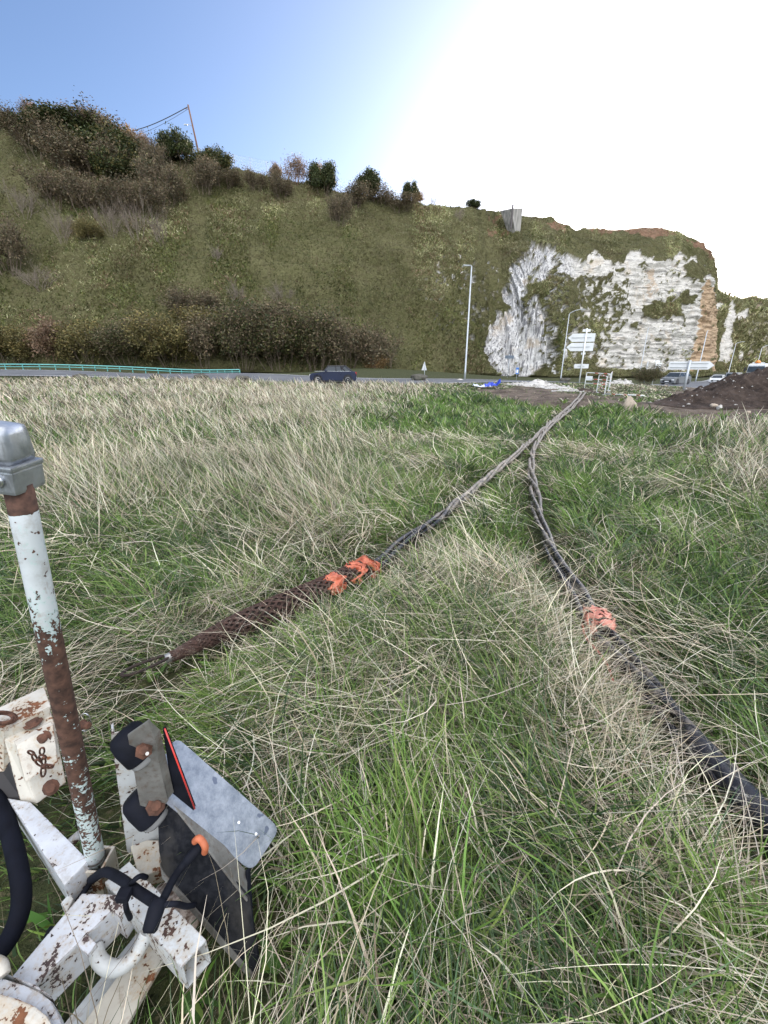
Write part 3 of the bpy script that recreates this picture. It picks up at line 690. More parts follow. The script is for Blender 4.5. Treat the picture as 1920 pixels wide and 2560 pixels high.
V_ = cover(HILL, M_, 400000, .29, HG, pm)
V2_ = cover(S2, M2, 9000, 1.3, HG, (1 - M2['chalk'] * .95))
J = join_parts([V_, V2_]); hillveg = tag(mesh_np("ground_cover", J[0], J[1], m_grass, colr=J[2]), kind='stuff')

# ------------------------------------------------ shrubs
m_leaf = m_grass
m_bark = M_plain("bark", (.15, .115, .085), .9, var=.4, scale=3)
m_barkpale = M_plain("pale_bark", (.22, .18, .145), .9, var=.3, scale=3)
m_barkred = M_plain("reddish_bark", (.20, .12, .08), .9, var=.3, scale=3)
def shrub_mesh(seed, w, h, stems, depth, leaf_n, leaf_s, pal, bark, base_w=.25, twig=.02, erect=.9):
    """branches as tapered tubes, leaves as small faces around the branch ends"""
    r_ = random.Random(seed); V, Q, ends = [], [], []
    def seg(p, q, ra, rb):
        d = (q - p).normalized(); a = d.orthogonal().normalized(); b = d.cross(a); o = len(V)
        for c, rr in ((p, ra), (q, rb)):
            for i in range(3): an = 2.094 * i; V.append(c + (a * math.cos(an) + b * math.sin(an)) * rr)
        for i in range(3): j = (i + 1) % 3; Q.append((o + i, o + j, o + 3 + j, o + 3 + i))
    def grow(p, d, L, rad, lv):
        n = 2; q = p
        for i in range(n):
            d2 = (d + Vector((r_.gauss(0, .16), r_.gauss(0, .16), r_.gauss(.05, .10)))).normalized(); q2 = q + d2 * L / n
            seg(q, q2, rad * (1 - .35 * i / n), rad * (1 - .35 * (i + 1) / n)); q, d = q2, d2
            if lv < depth:
                for _ in range(r_.choice((1, 2, 2))):
                    sd_ = Vector((r_.gauss(0, 1), r_.gauss(0, 1), r_.gauss(.3, .6))).normalized(); grow(q, (d * erect + sd_ * .62).normalized(), L * r_.uniform(.52, .78), rad * .58, lv + 1)
        ends.append((q, L))
    for s_ in range(stems):
        an = r_.uniform(0, 6.283); rr = r_.uniform(0, 1) ** .5; bx = Vector((math.cos(an) * rr * w * base_w, math.sin(an) * rr * w * base_w * .7, -.1))
        d = Vector((math.cos(an) * rr * w * .55, math.sin(an) * rr * w * .45, h * r_.uniform(.6, 1))).normalized()
        grow(bx, d, h * r_.uniform(.36, .52), twig * h * .5, 0)
    V = np.array([list(v) for v in V]); e = np.array([list(q) for q, L in ends])
    ext = V.max(0) - V.min(0); sc_ = np.array([w / ext[0], w * .8 / ext[1], h / V[:, 2].max()]); V = V * sc_; e = e * sc_
    st = mesh_np("branches", V, Q, bark, link=False); lf = None
    if leaf_n:
        ii = rng.integers(0, len(e), leaf_n); c = e[ii] + rng.normal(0, 1, (leaf_n, 3)) * (w * .055, w * .05, h * .055)
        a = rng.normal(0, 1, (leaf_n, 3)); a /= np.linalg.norm(a, axis=1, keepdims=True); b = np.cross(a, rng.normal(0, 1, (leaf_n, 3))); b /= np.linalg.norm(b, axis=1, keepdims=True)
        s = (rng.uniform(.6, 1.4, leaf_n) * leaf_s)[:, None]
        LV = np.stack([c - a * s, c + b * s * .5, c + a * s, c - b * s * .5], 1).reshape(-1, 3); LQ = np.arange(leaf_n * 4).reshape(-1, 4)
        C = pick(np.array(pal), leaf_n, .3) * (.7 + .6 * vnoise(c[:, 0] * 1.4, c[:, 1] * 1.4, c[:, 2] * 1.4, s=seed))[:, None]
        lf = mesh_np("crown", LV, LQ, m_leaf, colr=np.repeat(C, 4, 0), link=False)
    return st, lf
EVG = [(.040, .055, .018), (.055, .070, .022), (.024, .036, .012), (.085, .095, .035)]
RUS = [(.24, .16, .10), (.19, .12, .075), (.30, .22, .15), (.15, .10, .06)]
OLV = [(.18, .155, .06), (.13, .12, .045), (.24, .19, .075), (.10, .09, .04)]
GOLD = [(.36, .24, .10), (.30, .18, .08), (.42, .31, .16), (.2, .14, .07)]
BRN = [(.15, .115, .07), (.11, .095, .05), (.19, .145, .09), (.085, .08, .045)]
PRO = {
    'evergreen': shrub_mesh(1, 5, 4, 16, 3, 16000, .11, EVG, m_bark, .3),
    'evergreen_b': shrub_mesh(2, 6, 3.6, 18, 3, 16000, .12, EVG + OLV[:1], m_bark, .35),
    'russet': shrub_mesh(3, 4, 3.8, 12, 3, 9000, .085, RUS, m_barkred, .3),
    'twiggy': shrub_mesh(4, 4, 4, 12, 4, 2600, .07, RUS, m_barkred, .25, twig=.022),
    'bare': shrub_mesh(5, 4, 4.2, 9, 4, 0, .1, RUS, m_barkpale, .2, twig=.022, erect=1.2),
    'bare_dark': shrub_mesh(6, 5, 4, 15, 4, 5200, .085, BRN, m_bark, .35, twig=.024, erect=1.1),
    'olive': shrub_mesh(7, 6, 5, 16, 3, 17000, .10, OLV, m_bark, .35),
    'thicket': shrub_mesh(8, 7, 6, 20, 4, 19000, .10, BRN + EVG[:2] + OLV[1:2], m_bark, .4, twig=.02),
    'golden': shrub_mesh(9, 3, 3.4, 9, 3, 6500, .08, GOLD, m_barkred, .25),
}
DIM = {'evergreen': (5, 4), 'evergreen_b': (6, 3.6), 'russet': (4, 3.8), 'twiggy': (4, 4), 'bare': (4, 4.2), 'bare_dark': (5, 4), 'olive': (6, 5), 'thicket': (7, 6), 'golden': (3, 3.4)}
def shrub(kind, px, py, wpx, hpx, label, group, sink=.3, at=None):
    p = at or H(px, py); s = p.y * (CP + (1280 - py) / F * SP) ** -1 / F     # metres per photo pixel
    w, h = DIM[kind]; hpx = hpx * (.84 if group == T1 and px < 600 else .95); t = empty("shrub", (p.x, p.y, p.z - sink), rng.uniform(0, 6.28), label=label, cat="shrub", group=group)
    sx = wpx * s * 1.18 / w; t.scale = (sx, sx, (hpx * s * 1.06 + sink) / h)
    st, lf = PRO[kind]
    for q in (st, lf):
        if q is None: continue
        c = q.copy(); col.objects.link(c); c.parent = t
    return t
T1, T2g, T3 = "bushes along the hilltop", "bushes on the hillside", "bushes at the foot of the hill"
for a in [
    ('russet', 85, 318, 62, 64, "pale russet bush, leftmost on the hilltop skyline", T1),
    ('evergreen_b', 10, 320, 90, 34, "dark bush on the skyline at the photo's left edge", T1),
    ('evergreen_b', 130, 365, 120, 56, "dark evergreen mass beside the pale russet skyline bush", T1),
    ('evergreen', 190, 375, 165, 72, "largest dark evergreen on the hilltop, golden twigs behind its crown", T1),
    ('twiggy', 205, 330, 150, 56, "golden backlit twigs sticking out above the largest evergreen", T1),
    ('bare_dark', 285, 400, 120, 90, "dark bare bush just right of the largest hilltop evergreen", T1),
    ('golden', 322, 380, 70, 58, "golden leaved twiggy bush on the skyline left of the utility pole", T1),
    ('twiggy', 358, 392, 60, 70, "tall bare golden twigs nearest the utility pole's left side", T1),
    ('evergreen', 447, 414, 84, 72, "round dark evergreen at the foot of the utility pole", T1),
    ('evergreen_b', 527, 425, 78, 48, "low dark bush between the utility pole and the wire fence", T1),
    ('russet', 688, 446, 34, 36, "small russet bush at the end of the first fence run", T1),
    ('twiggy', 735, 462, 74, 74, "rounded leafless pink-brown bush on the hilltop skyline", T1),
    ('evergreen', 806, 484, 62, 66, "dark bush with an orange lit top on the skyline", T1),
    ('golden', 797, 446, 34, 46, "orange lit twigs rising from the dark bush right of the leafless round one", T1),
    ('evergreen', 918, 492, 66, 50, "dark round bush in the middle of the skyline", T1),
    ('bare_dark', 952, 515, 84, 48, "dark twiggy bush with yellow leaves right of the mid-skyline bush", T1),
    ('evergreen', 1026, 500, 36, 38, "small dark evergreen beside a small golden bush", T1),
    ('golden', 1046, 503, 30, 26, "small golden bush touching the small dark evergreen", T1),
    ('bare', 1080, 516, 30, 30, "thin leafless bush right of the small golden bush", T1),
    ('evergreen', 1183, 520, 32, 18, "tiny dark bush on the skyline left of the concrete block", T1),
    ('bare_dark', 110, 400, 130, 90, "dark bare bush on the slope below the pale russet one", T2g),
    ('bare_dark', 190, 450, 150, 100, "dark brown bush on the slope below the largest evergreen", T2g),
    ('bare_dark', 270, 455, 130, 90, "dark brown bush left of the slope's lone evergreen", T2g),
    ('evergreen_b', 322, 462, 110, 62, "dark evergreen lying in brown bushes on the upper slope", T2g),
    ('bare_dark', 395, 455, 70, 95, "tall dark bare bush right of the slope's lone evergreen", T2g),
    ('bare_dark', 345, 545, 120, 90, "dark bare bush just below the slope's lone evergreen", T2g),
    ('bare', 285, 592, 80, 95, "pale leafless bush on the slope, below the brown bushes", T2g),
    ('bare', 405, 610, 60, 100, "pale leaning leafless bush, lowest of the upper clump", T2g),
    ('bare', 155, 604, 70, 100, "pale leafless bush on the left slope", T2g),
    ('bare', 60, 545, 90, 90, "leafless bush near the left edge of the slope", T2g),
    ('bare_dark', 25, 680, 110, 130, "tall brown bush at the photo's left edge, halfway down", T2g),
    ('olive', 225, 600, 60, 45, "small yellow-green bush on the slope among bare ones", T2g),
    ('bare_dark', 510, 485, 80, 75, "dark bare bush just below the skyline right of the pole", T2g),
    ('bare_dark', 640, 475, 60, 40, "low bare bush just below the wire fence", T2g),
    ('bare_dark', 845, 560, 60, 70, "dark bare bush in a groove below the orange topped bush", T2g),
    ('bare', 1150, 550, 28, 36, "small dark bush near the top, left of the concrete block", T2g),
    ('bare', 540, 652, 36, 45, "small pale leafless bush in the middle of the slope", T2g),
    ('bare', 590, 760, 50, 70, "pale leafless bush low on the slope", T2g),
    ('bare', 105, 725, 100, 70, "spreading leafless bush low on the left slope", T2g),
    ('bare_dark', 480, 800, 130, 80, "rusty brown bush low on the slope, above the foot bushes", T2g),
    ('bare', 700, 760, 80, 60, "faint bare bush on the lower slope left of centre", T2g),
    ('bare_dark', 65, 360, 120, 56, "brown twiggy scrub under the pale russet skyline bush", T2g),
    ('bare_dark', 235, 365, 170, 66, "wide brown scrub in front of the largest hilltop evergreen", T2g),
    ('evergreen_b', 255, 420, 140, 80, "dark green scrub in the middle of the upper left thicket", T2g),
    ('bare_dark', 150, 520, 140, 90, "brown scrub at the lower left edge of the upper thicket", T2g),
    ('bare_dark', 400, 520, 110, 110, "brown scrub at the lower right edge of the upper thicket", T2g),
    ('bare_dark', 235, 540, 120, 90, "brown scrub at the bottom middle of the upper thicket", T2g),
    ('bare', 345, 600, 90, 110, "grey twiggy bush between two pale leafless ones", T2g),
    ('bare_dark', 560, 470, 100, 45, "low brown scrub along the edge right of the pole", T2g),
    ('bare_dark', 700, 500, 70, 60, "small brown scrub below the small russet skyline bush", T2g),
    ('bare_dark', 1000, 530, 90, 36, "low brown scrub under the small skyline evergreen", T2g),
    ('bare_dark', 880, 520, 90, 50, "low brown scrub under the mid-skyline bush", T2g),
    ('olive', 560, 850, 160, 70, "olive scrub on the slope above the dark thickets", T3),
    ('bare_dark', 380, 870, 150, 80, "brown scrub behind the foot bushes, left of centre", T3),
    ('bare_dark', 670, 850, 170, 90, "brown twiggy scrub above the tallest thicket", T3),
    ('olive', 35, 900, 120, 90, "olive bush at the hill foot, leftmost", T3),
    ('russet', 130, 898, 110, 110, "russet leaved bush, second from the left at the hill foot", T3),
    ('olive', 225, 905, 130, 100, "yellow olive bush beside the russet one at the hill foot", T3),
    ('thicket', 320, 908, 140, 95, "dull green-brown bush above the middle of the turquoise rail", T3),
    ('olive', 430, 910, 150, 110, "broad olive bush above the thin end of the turquoise rail", T3),
    ('bare_dark', 510, 912, 130, 120, "brown twiggy bush left of the big dark thicket", T3),
    ('thicket', 610, 918, 150, 140, "dark thicket left of the convertible", T3),
    ('thicket', 700, 920, 170, 145, "tallest dark grey-green thicket, above the convertible's bonnet", T3),
    ('thicket', 790, 922, 150, 135, "dark thicket right above the convertible's roof", T3),
    ('bare_dark', 865, 925, 130, 120, "brown bare thicket right of the convertible", T3),
    ('bare_dark', 945, 927, 130, 110, "grey-brown thicket, rightmost at the hill foot", T3),
    ('golden', 945, 938, 60, 46, "small bush of yellow leaves at the roadside right of the convertible", T3),
]: shrub(*a)
# ------------------------------------------------ cable bundles in the grass
def cable_mat():
    k = NM("cable_sheath"); d = k.attr('dust'); n = k.noise(9, 5, .65); n2 = k.noise(55, 4, .6)
    f = k.rng(k.math('ADD', d, k.math('MULTIPLY', k.math('SUBTRACT', n, .5), 1.3)), .35, .75)
    f = k.math('MULTIPLY', f, k.rng(n2, .25, .55, .45, 1.0)); k.bump(n2, .25, .003)
    return k.fin(k.mix(f, (.016, .015, .016), (.40, .35, .29)), k.rng(f, 0, 1, .26, .8))
m_cable = cable_mat()
def strands(path, root, r, hr, pitch, dustfn, n=3, phase0=0.0, lift=.05, loose=None, sub=3):
    c = smooth_path(path, sub * 3); s = [0.0]
    for i in range(1, len(c)): s.append(s[-1] + (c[i] - c[i - 1]).length)
    res = []
    m = max(8, int(s[-1] / .055)); ss = np.linspace(0, s[-1], m)
    X = np.stack([np.interp(ss, s, [q[j] for q in c]) for j in range(3)], 1)
    D = np.gradient(X, axis=0); D /= np.linalg.norm(D, axis=1, keepdims=True); Sd = np.cross(D, [0, 0, 1]); Sd /= np.linalg.norm(Sd, axis=1, keepdims=True); U = np.cross(Sd, D)
    for q in range(n):
        ph = phase0 + 2 * math.pi * q / n + ss / pitch * 2 * math.pi + (fbm(ss * .6, ss * 0, s=200, o=2) - .5) * 5
        h = hr * (1 + (loose(ss) if loose else 0)); wv = (fbm(ss * 1.2, ss * 0 + q * 7, s=210 + q, o=3) - .5) * .045
        C = X + Sd * (np.cos(ph) * h + wv)[:, None] + U * (np.sin(ph) * hr)[:, None]; C[:, 2] += lift + hr
        kk = 10; a = np.arange(kk) * 2 * math.pi / kk
        V = C[:, None] + r * (Sd[:, None] * np.cos(a)[None, :, None] + U[:, None] * np.sin(a)[None, :, None])
        ix = np.arange(m * kk).reshape(m, kk); Q = np.stack([ix[:-1], ix[1:], np.roll(ix[1:], -1, 1), np.roll(ix[:-1], -1, 1)], -1).reshape(-1, 4)
        res.append(mesh_np("cable_strand", V.reshape(-1, 3), Q, m_cable, parent=root, attrs={'dust': np.repeat(dustfn(ss), kk)}, smooth=True))
    return c, s
A0 = empty("cable_bundle", label="twisted cable bundle running from the rusty mesh grip to the worked ground", cat="cable bundle", group="power cable bundles lying in the grass")
wA = drape(smooth_path(wa, 8)); iA = 5 * 8 + 2
pathA = wA[iA - 6:][::2]
strands(pathA, A0, .025, .029, 2.6, lambda s: .22 + .36 * sstep(s, 1.0, 3.2), loose=lambda s: .35 * (1 - sstep(s, .5, 3)), lift=.065)
B0 = empty("cable_bundle", label="cable bundle with an orange plastic wrap, curving to the lower right corner", cat="cable bundle", group="power cable bundles lying in the grass")
pathB = drape(smooth_path(wb, 4))
lenB = sum((pathB[i] - pathB[i - 1]).length for i in range(1, len(pathB)))
strands(pathB, B0, .024, .031, 3.6, lambda s: .58 - .26 * sstep(s, lenB - 6.5, lenB - 2.0), n=3, phase0=1.0, loose=lambda s: .15 + .4 * sstep(s, lenB - 7, lenB - 4), lift=.06)
# rusty woven pulling grip
m_grip = M_paint("grip_wire", (.12, .085, .07), (.055, .028, .020), .75, scale=30, speck=.9)
m_core = M_plain("grip_core", (.028, .018, .014), .85, var=.5, scale=30)
gp = drape(smooth_path(wa, 8))[10:5 * 8 + 8]; gs = [0.0]
for i in range(1, len(gp)): gs.append(gs[-1] + (gp[i] - gp[i - 1]).length)
GL_ = gs[-1]; mm_ = 200; ss = np.linspace(0, GL_, mm_)
X = np.stack([np.interp(ss, gs, [q[j] for q in gp]) for j in range(3)], 1); X[:, 2] += .125 + .03 * (1 - ss / GL_)
D = np.gradient(X, axis=0); D /= np.linalg.norm(D, axis=1, keepdims=True); Sd = np.cross(D, [0, 0, 1]); Sd /= np.linalg.norm(Sd, axis=1, keepdims=True); U = np.cross(Sd, D)
rad = np.interp(ss / GL_, [0, .10, .28, .45, .9, 1], [.018, .036, .064, .072, .066, .062]) * (1 + .10 * (fbm(ss * 5, ss * 0, s=301) - .5))
grip = empty("pulling_grip"); grip.parent = A0
def around(r_, a): return X[:, None] + (r_[:, None] * np.cos(a))[..., None] * Sd[:, None] + (r_[:, None] * np.sin(a))[..., None] * U[:, None]
a = np.repeat((np.arange(16) * 2 * math.pi / 16)[None], mm_, 0); V = around(rad * .86, a); ix = np.arange(mm_ * 16).reshape(mm_, 16)
core = mesh_np("grip_core", V.reshape(-1, 3), np.stack([ix[:-1], ix[1:], np.roll(ix[1:], -1, 1), np.roll(ix[:-1], -1, 1)], -1).reshape(-1, 4), m_core, parent=A0, smooth=True)
bpy.data.objects.remove(grip)
VV, QQ = [], []; off = 0
for sg in (1, -1):
    for q in range(11):
        ph = 2 * math.pi * q / 11 + sg * np.cumsum(np.gradient(ss) / np.maximum(rad, .022) * .62)
        for w_ in (-.35, .35):
            C = around(rad + .004 + .003 * np.sin(ss * 90 + q) * sg, (ph + 0 * ph)[:, None])[:, 0] + D * (w_ * .016)
            kk = 5; aa = np.arange(kk) * 2 * math.pi / kk
            V = C[:, None] + .0058 * (Sd[:, None] * np.cos(aa)[None, :, None] + U[:, None] * np.sin(aa)[None, :, None])
            ix = np.arange(mm_ * kk).reshape(mm_, kk) + off; off += mm_ * kk; VV.append(V.reshape(-1, 3))
            QQ.append(np.stack([ix[:-1], ix[1:], np.roll(ix[1:], -1, 1), np.roll(ix[:-1], -1, 1)], -1).reshape(-1, 4))
mesh_np("woven_grip", np.concatenate(VV), np.concatenate(QQ), m_grip, parent=A0, smooth=True)
m_steel = M_plain("dull_steel", (.38, .37, .35), .45, .7, .3, 40)
fe = Vector(X[0]); de = -Vector(D[0]); MB().tube([fe - de * .10, fe - de * .02, fe + de * .03], [.027, .027, .024], 12).build("ferrule", m_steel, A0, smooth=False)
sdv = Vector(Sd[0]); lp = [fe + sdv * .010, fe + de * .08 + sdv * .028, fe + de * .19 + sdv * .030, fe + de * .235, fe + de * .19 - sdv * .030, fe + de * .08 - sdv * .028, fe - sdv * .010]
MB().tube([p + Vector((0, 0, .01)) for p in smooth_path(lp, 6)], .008, 8).build("pulling_eye", m_core, A0)
# orange plastic wraps
k = NM("orange_wrap"); n = k.noise(22, 4, .6); k.bump(n, .6, .01); m_orange = k.fin(k.mix(k.rng(n, .35, .65), (.36, .08, .04), (.60, .18, .10)), .45)
k = NM("salmon_wrap"); n = k.noise(22, 4, .6); k.bump(n, .6, .01); m_salmon = k.fin(k.mix(k.rng(n, .35, .65), (.45, .14, .10), (.68, .30, .22)), .5)
def wrap(path, i0, i1, r, mat, root, lift, seed, ragged=.25, arc=(0, 6.283)):
    pts = path[i0:i1]; n = 30; c = [pts[0].lerp(pts[-1], t / (n - 1)) if len(pts) < 3 else Vector([np.interp(t / (n - 1) * (len(pts) - 1), range(len(pts)), [q[j] for q in pts]) for j in range(3)]) for t in range(n)]
    C = np.array([list(q) for q in c]); C[:, 2] += lift; D = np.gradient(C, axis=0); D /= np.linalg.norm(D, axis=1, keepdims=True); Sd = np.cross(D, [0, 0, 1]); U = np.cross(Sd, D)
    kk = 36; a = np.linspace(arc[0], arc[1], kk); A_, T_ = np.meshgrid(a, np.arange(n) / n)
    rr = r * (1 + ragged * (fbm(A_ * 2.2, T_ * 7, s=seed, o=4) - .5) * 2 + .25 * np.sin(T_ * math.pi)); rr[0] *= .75; rr[-1] *= .8
    V = C[:, None] + (rr * np.cos(A_))[..., None] * Sd[:, None] + (rr * np.sin(A_))[..., None] * U[:, None]
    V += D[:, None] * ((fbm(A_ * 1.5, T_ * 0 + 3, s=seed + 3) - .5) * .18)[..., None]
    ix = np.arange(n * kk).reshape(n, kk); q = np.stack([ix[:-1, :-1], ix[1:, :-1], ix[1:, 1:], ix[:-1, 1:]], -1)
    hole = fbm(A_[:-1, :-1] * 2.5, T_[:-1, :-1] * 9, s=seed + 9, o=3); q = q[hole > .36]
    return mesh_np("plastic_wrap", V.reshape(-1, 3), q.reshape(-1, 4), mat, parent=root, smooth=True)
ga = drape(smooth_path(wa, 8))
wrap(ga, 46, 49, .078, m_orange, A0, .115, 5, .35); wrap(ga, 41, 45, .079, m_orange, A0, .120, 15, .3, (-.4, 2.2)); wrap(ga, 37, 40, .081, m_orange, A0, .125, 25, .3, (-.3, 1.5))
gb = drape(smooth_path(wb, 8)); wrap(gb, 102, 107, .070, m_salmon, B0, .105, 35, .35)
m_redstrap = M_plain("red_strap", (.42, .05, .03), .5, var=.3)
q = gb[104]; q2 = gb[109]; sd_ = (q2 - q).normalized().cross(Vector((0, 0, 1)))
MB().tube(smooth_path([q + sd_ * .10 + Vector((0, 0, .1)), q.lerp(q2, .4) + sd_ * .12 + Vector((0, 0, .08)), q2 + sd_ * .09 + Vector((0, 0, .06)), q2 + (q2 - q) * .5 + sd_ * .11 + Vector((0, 0, .04))], 5), .008, 6).build("red_strap", m_redstrap, B0)
# black shrink sleeve on the near end of bundle B
k = NM("tar_sleeve"); n = k.noise(30, 5, .6); k.bump(n, .7, .01); m_tar = k.fin(k.mix(k.rng(n, .6, .72), (.010, .010, .014), (.30, .29, .28)), .3)
npb = [Vector(p) for p in gb[-19:]]; MB().tube([p + Vector((0, 0, .10)) for p in npb], [.042 + .006 * math.sin(i * 1.1) + .02 * min(1, i / 9) for i in range(len(npb))], 14).build("black_sleeve", m_tar, B0)

# ------------------------------------------------ metal street furniture
m_lamp = M_plain("galvanised_post", (.46, .49, .52), .45, .3, .12, 3)
m_signback = M_plain("sign_back", (.62, .64, .65), .5, .0, .08, 2)
m_rail_s = M_plain("sign_rail", (.30, .32, .33), .5, .3)
m_whitemet = M_plain("white_metal", (.78, .80, .80), .45, 0, .06)
m_redmet = M_plain("red_band", (.45, .06, .04), .5)
m_glass = M_plain("lamp_glass", (.75, .78, .8), .2)
def tilt_place(o, p): o.location = p
def lamp(px, py, Y, h, label, arm=0.0, rise=0.3, r0=.10, r1=.055, head=True):
    p = G(px, py, Y); t = empty("street_lamp", p, label=label, cat="street lamp", group="street lamps along the road")
    MB().tube([(0, 0, -.3), (0, 0, .9), (0, 0, .95), (0, 0, h)], [r0, r0, r0 * .85, r1], 12).build("pole", m_lamp, t)
    if abs(arm) > .1:
        MB().tube(smooth_path([(0, 0, h - .05), (arm * .15, 0, h + rise * .35), (arm * .6, 0, h + rise * .8), (arm, 0, h + rise)], 4), r1 * .8, 8).build("arm", m_lamp, t)
    if head:
        s = 1 if arm >= 0 else -1; hz = h + (rise if abs(arm) > .1 else 0); hb = MB()
        hb.hexa([(arm - s * .05, -.11, hz + .07), (arm + s * .75, -.16, hz + .10), (arm + s * .75, .16, hz + .10), (arm - s * .05, .11, hz + .07),
                 (arm - s * .05, -.09, hz - .03), (arm + s * .75, -.14, hz + .01), (arm + s * .75, .14, hz + .01), (arm - s * .05, .09, hz - .03)])
        hd = hb.build("lamp_head", m_lamp, t, bevel=.03)
        MB().box((arm + s * .45, 0, hz - .005), (.5, .22, .03)).build("lamp_lens", m_glass, hd)
    return t
lamp(1162, 947, 48, 10.9, "tallest street lamp, in front of the grass slope left of the chalk", arm=-.12, rise=.05, r0=.11, r1=.07)
lamp(1401, 952, 71, 10.0, "street lamp with curved arm just left of the double arrow sign", arm=1.5, rise=.65)
lamp(1597, 944, 100, 10.6, "slim lamp post seen against the right chalk face", arm=.2, rise=.2, r0=.12, r1=.07, head=False)
lamp(1740, 948, 85, 9.2, "slim grey lamp post behind the right arrow sign", arm=.2, rise=.2, r0=.12, r1=.07, head=False)
lamp(1820, 936, 128, 9.0, "street lamp with short arm in front of the far cliff's white pillar", arm=1.6, rise=.6, r0=.14, r1=.08)
lamp(1888, 930, 150, 8.6, "farthest street lamp, above the white lorry", arm=2.2, rise=1.0, r0=.16, r1=.09)
def faceing(p):                     # heading that turns a board's back to the camera
    return math.atan2(-p.x, p.y) * .6
p = G(1448, 957, 38); t = empty("direction_sign", p, -.25, label="white post with two large left-pointing arrow boards above a small plate, seen from behind", cat="road sign", group="road signs seen from behind")
MB().tube([(0, 0, -.3), (0, 0, 4.45)], .055, 12).build("post", m_whitemet, t)
def arrow(zc, x0, x1, hh, sgn, y=-.0, name="arrow_board", tt=t):
    tip = .38; o = MB()
    pts = [(x0, y, zc - hh), (x1 - tip, y, zc - hh), (x1, y, zc), (x1 - tip, y, zc + hh), (x0, y, zc + hh)] if sgn > 0 else [(x1, y, zc - hh), (x1, y, zc + hh), (x0 + tip, y, zc + hh), (x0, y, zc), (x0 + tip, y, zc - hh)]
    b = o.prism(pts, (0, .03, 0)).build(name, m_signback, tt, bevel=.008)
    MB().box(((x0 + x1) / 2, y - .025, zc), (abs(x1 - x0) * .72, .03, .035)).build("stiffener", m_rail_s, b)
arrow(3.72, -1.42, .74, .33, -1, .07); arrow(2.98, -1.45, .72, .33, -1, .07)
MB().box((0, .09, 4.28), (.62, .03, .22)).build("number_plate", m_signback, t, bevel=.02); MB().box((0, .09, 2.45), (.36, .03, .16)).build("small_plate", m_signback, t, bevel=.02)
q = MB().box((0, .09, 1.42), (1.15, .03, .36)).build("lower_plate", m_signback, t, bevel=.05); MB().box((-.05, .06, 1.42), (.55, .03, .03)).build("stiffener", m_rail_s, q)
p = G(1712, 963, 32); t = empty("direction_sign", p, -.28, label="wide right-pointing arrow board on one grey post left of the earth mound", cat="road sign", group="road signs seen from behind")
MB().tube([(0, 0, -.3), (0, 0, 2.1)], .085, 12).build("post", m_lamp, t)
def arrow2(tt):
    b = MB().prism([(-1.28, .1, 1.46), (1.28, .1, 1.46), (1.62, .1, 1.74), (1.28, .1, 2.02), (-1.28, .1, 2.02)], (0, .03, 0)).build("arrow_board", m_signback, tt, bevel=.008)
    for z in (1.60, 1.88): MB().box((0, .08, z), (2.4, .03, .035)).build("stiffener", m_rail_s, b)
arrow2(t)
p = G(1632, 952, 60); t = empty("sign_stack", p, -.2, label="thin post with four small white plates and a yellow one, left of dark car", cat="road sign", group="road signs seen from behind")
MB().tube([(0, 0, -.3), (0, 0, 3.2)], .05, 8).build("post", m_whitemet, t); m_yel = M_plain("yellow_plate", (.70, .42, .05), .5)
for z in (2.02, 2.28, 2.54, 2.80): MB().box((.32, .07, z), (.80, .03, .17)).build("direction_plate", m_whitemet, t)
MB().box((.15, .07, 3.06), (.6, .03, .2)).build("direction_plate", m_whitemet, t); MB().box((.1, .07, 1.25), (.5, .03, .25)).build("yellow_plate", m_yel, t)
p = G(1612, 946, 72); t = empty("sign_post", p, label="bare thin grey post between two taller posts in front of the chalk", cat="post"); MB().tube([(0, 0, -.3), (0, 0, 3.4)], .07, 8).build("post", m_lamp, t); MB().box((0, -.02, .9), (.16, .05, .5)).build("small_plate", m_whitemet, t)
p = G(1061, 945, 44); t = empty("warning_sign", p, .9, label="triangular road sign seen half from the side, right of the convertible", cat="road sign", group="road signs seen from behind")
MB().tube([(0, 0, -.2), (0, 0, 1.5)], .035, 8).build("post", m_lamp, t); MB().prism([(-.48, .04, .78), (.48, .04, .78), (0, .04, 1.62)], (0, .02, 0)).build("triangle_board", m_signback, t, bevel=.01)
p = G(1268, 951, 62); t = empty("small_sign", p, label="small dark horizontal board on a post in front of the left chalk face", cat="road sign", group="road signs seen from behind")
MB().tube([(0, 0, -.2), (0, 0, 3.1)], .045, 8).build("post", m_lamp, t); MB().box((0, -.06, 2.75), (1.25, .03, .42)).build("board", M_plain("dark_board", (.10, .13, .17), .5), t)
p = G(1290, 957, 52); t = empty("small_sign", p, label="short post with a small blue and white plate near the chalk's foot", cat="road sign")
MB().tube([(0, 0, -.2), (0, 0, 1.5)], .03, 8).build("post", m_lamp, t); q = MB().box((0, -.05, 1.1), (.34, .03, .75)).build("blue_plate", M_plain("sign_blue", (.05, .17, .50), .5), t); MB().box((0, -.07, 1.05), (.2, .02, .36)).build("white_panel", m_whitemet, q)

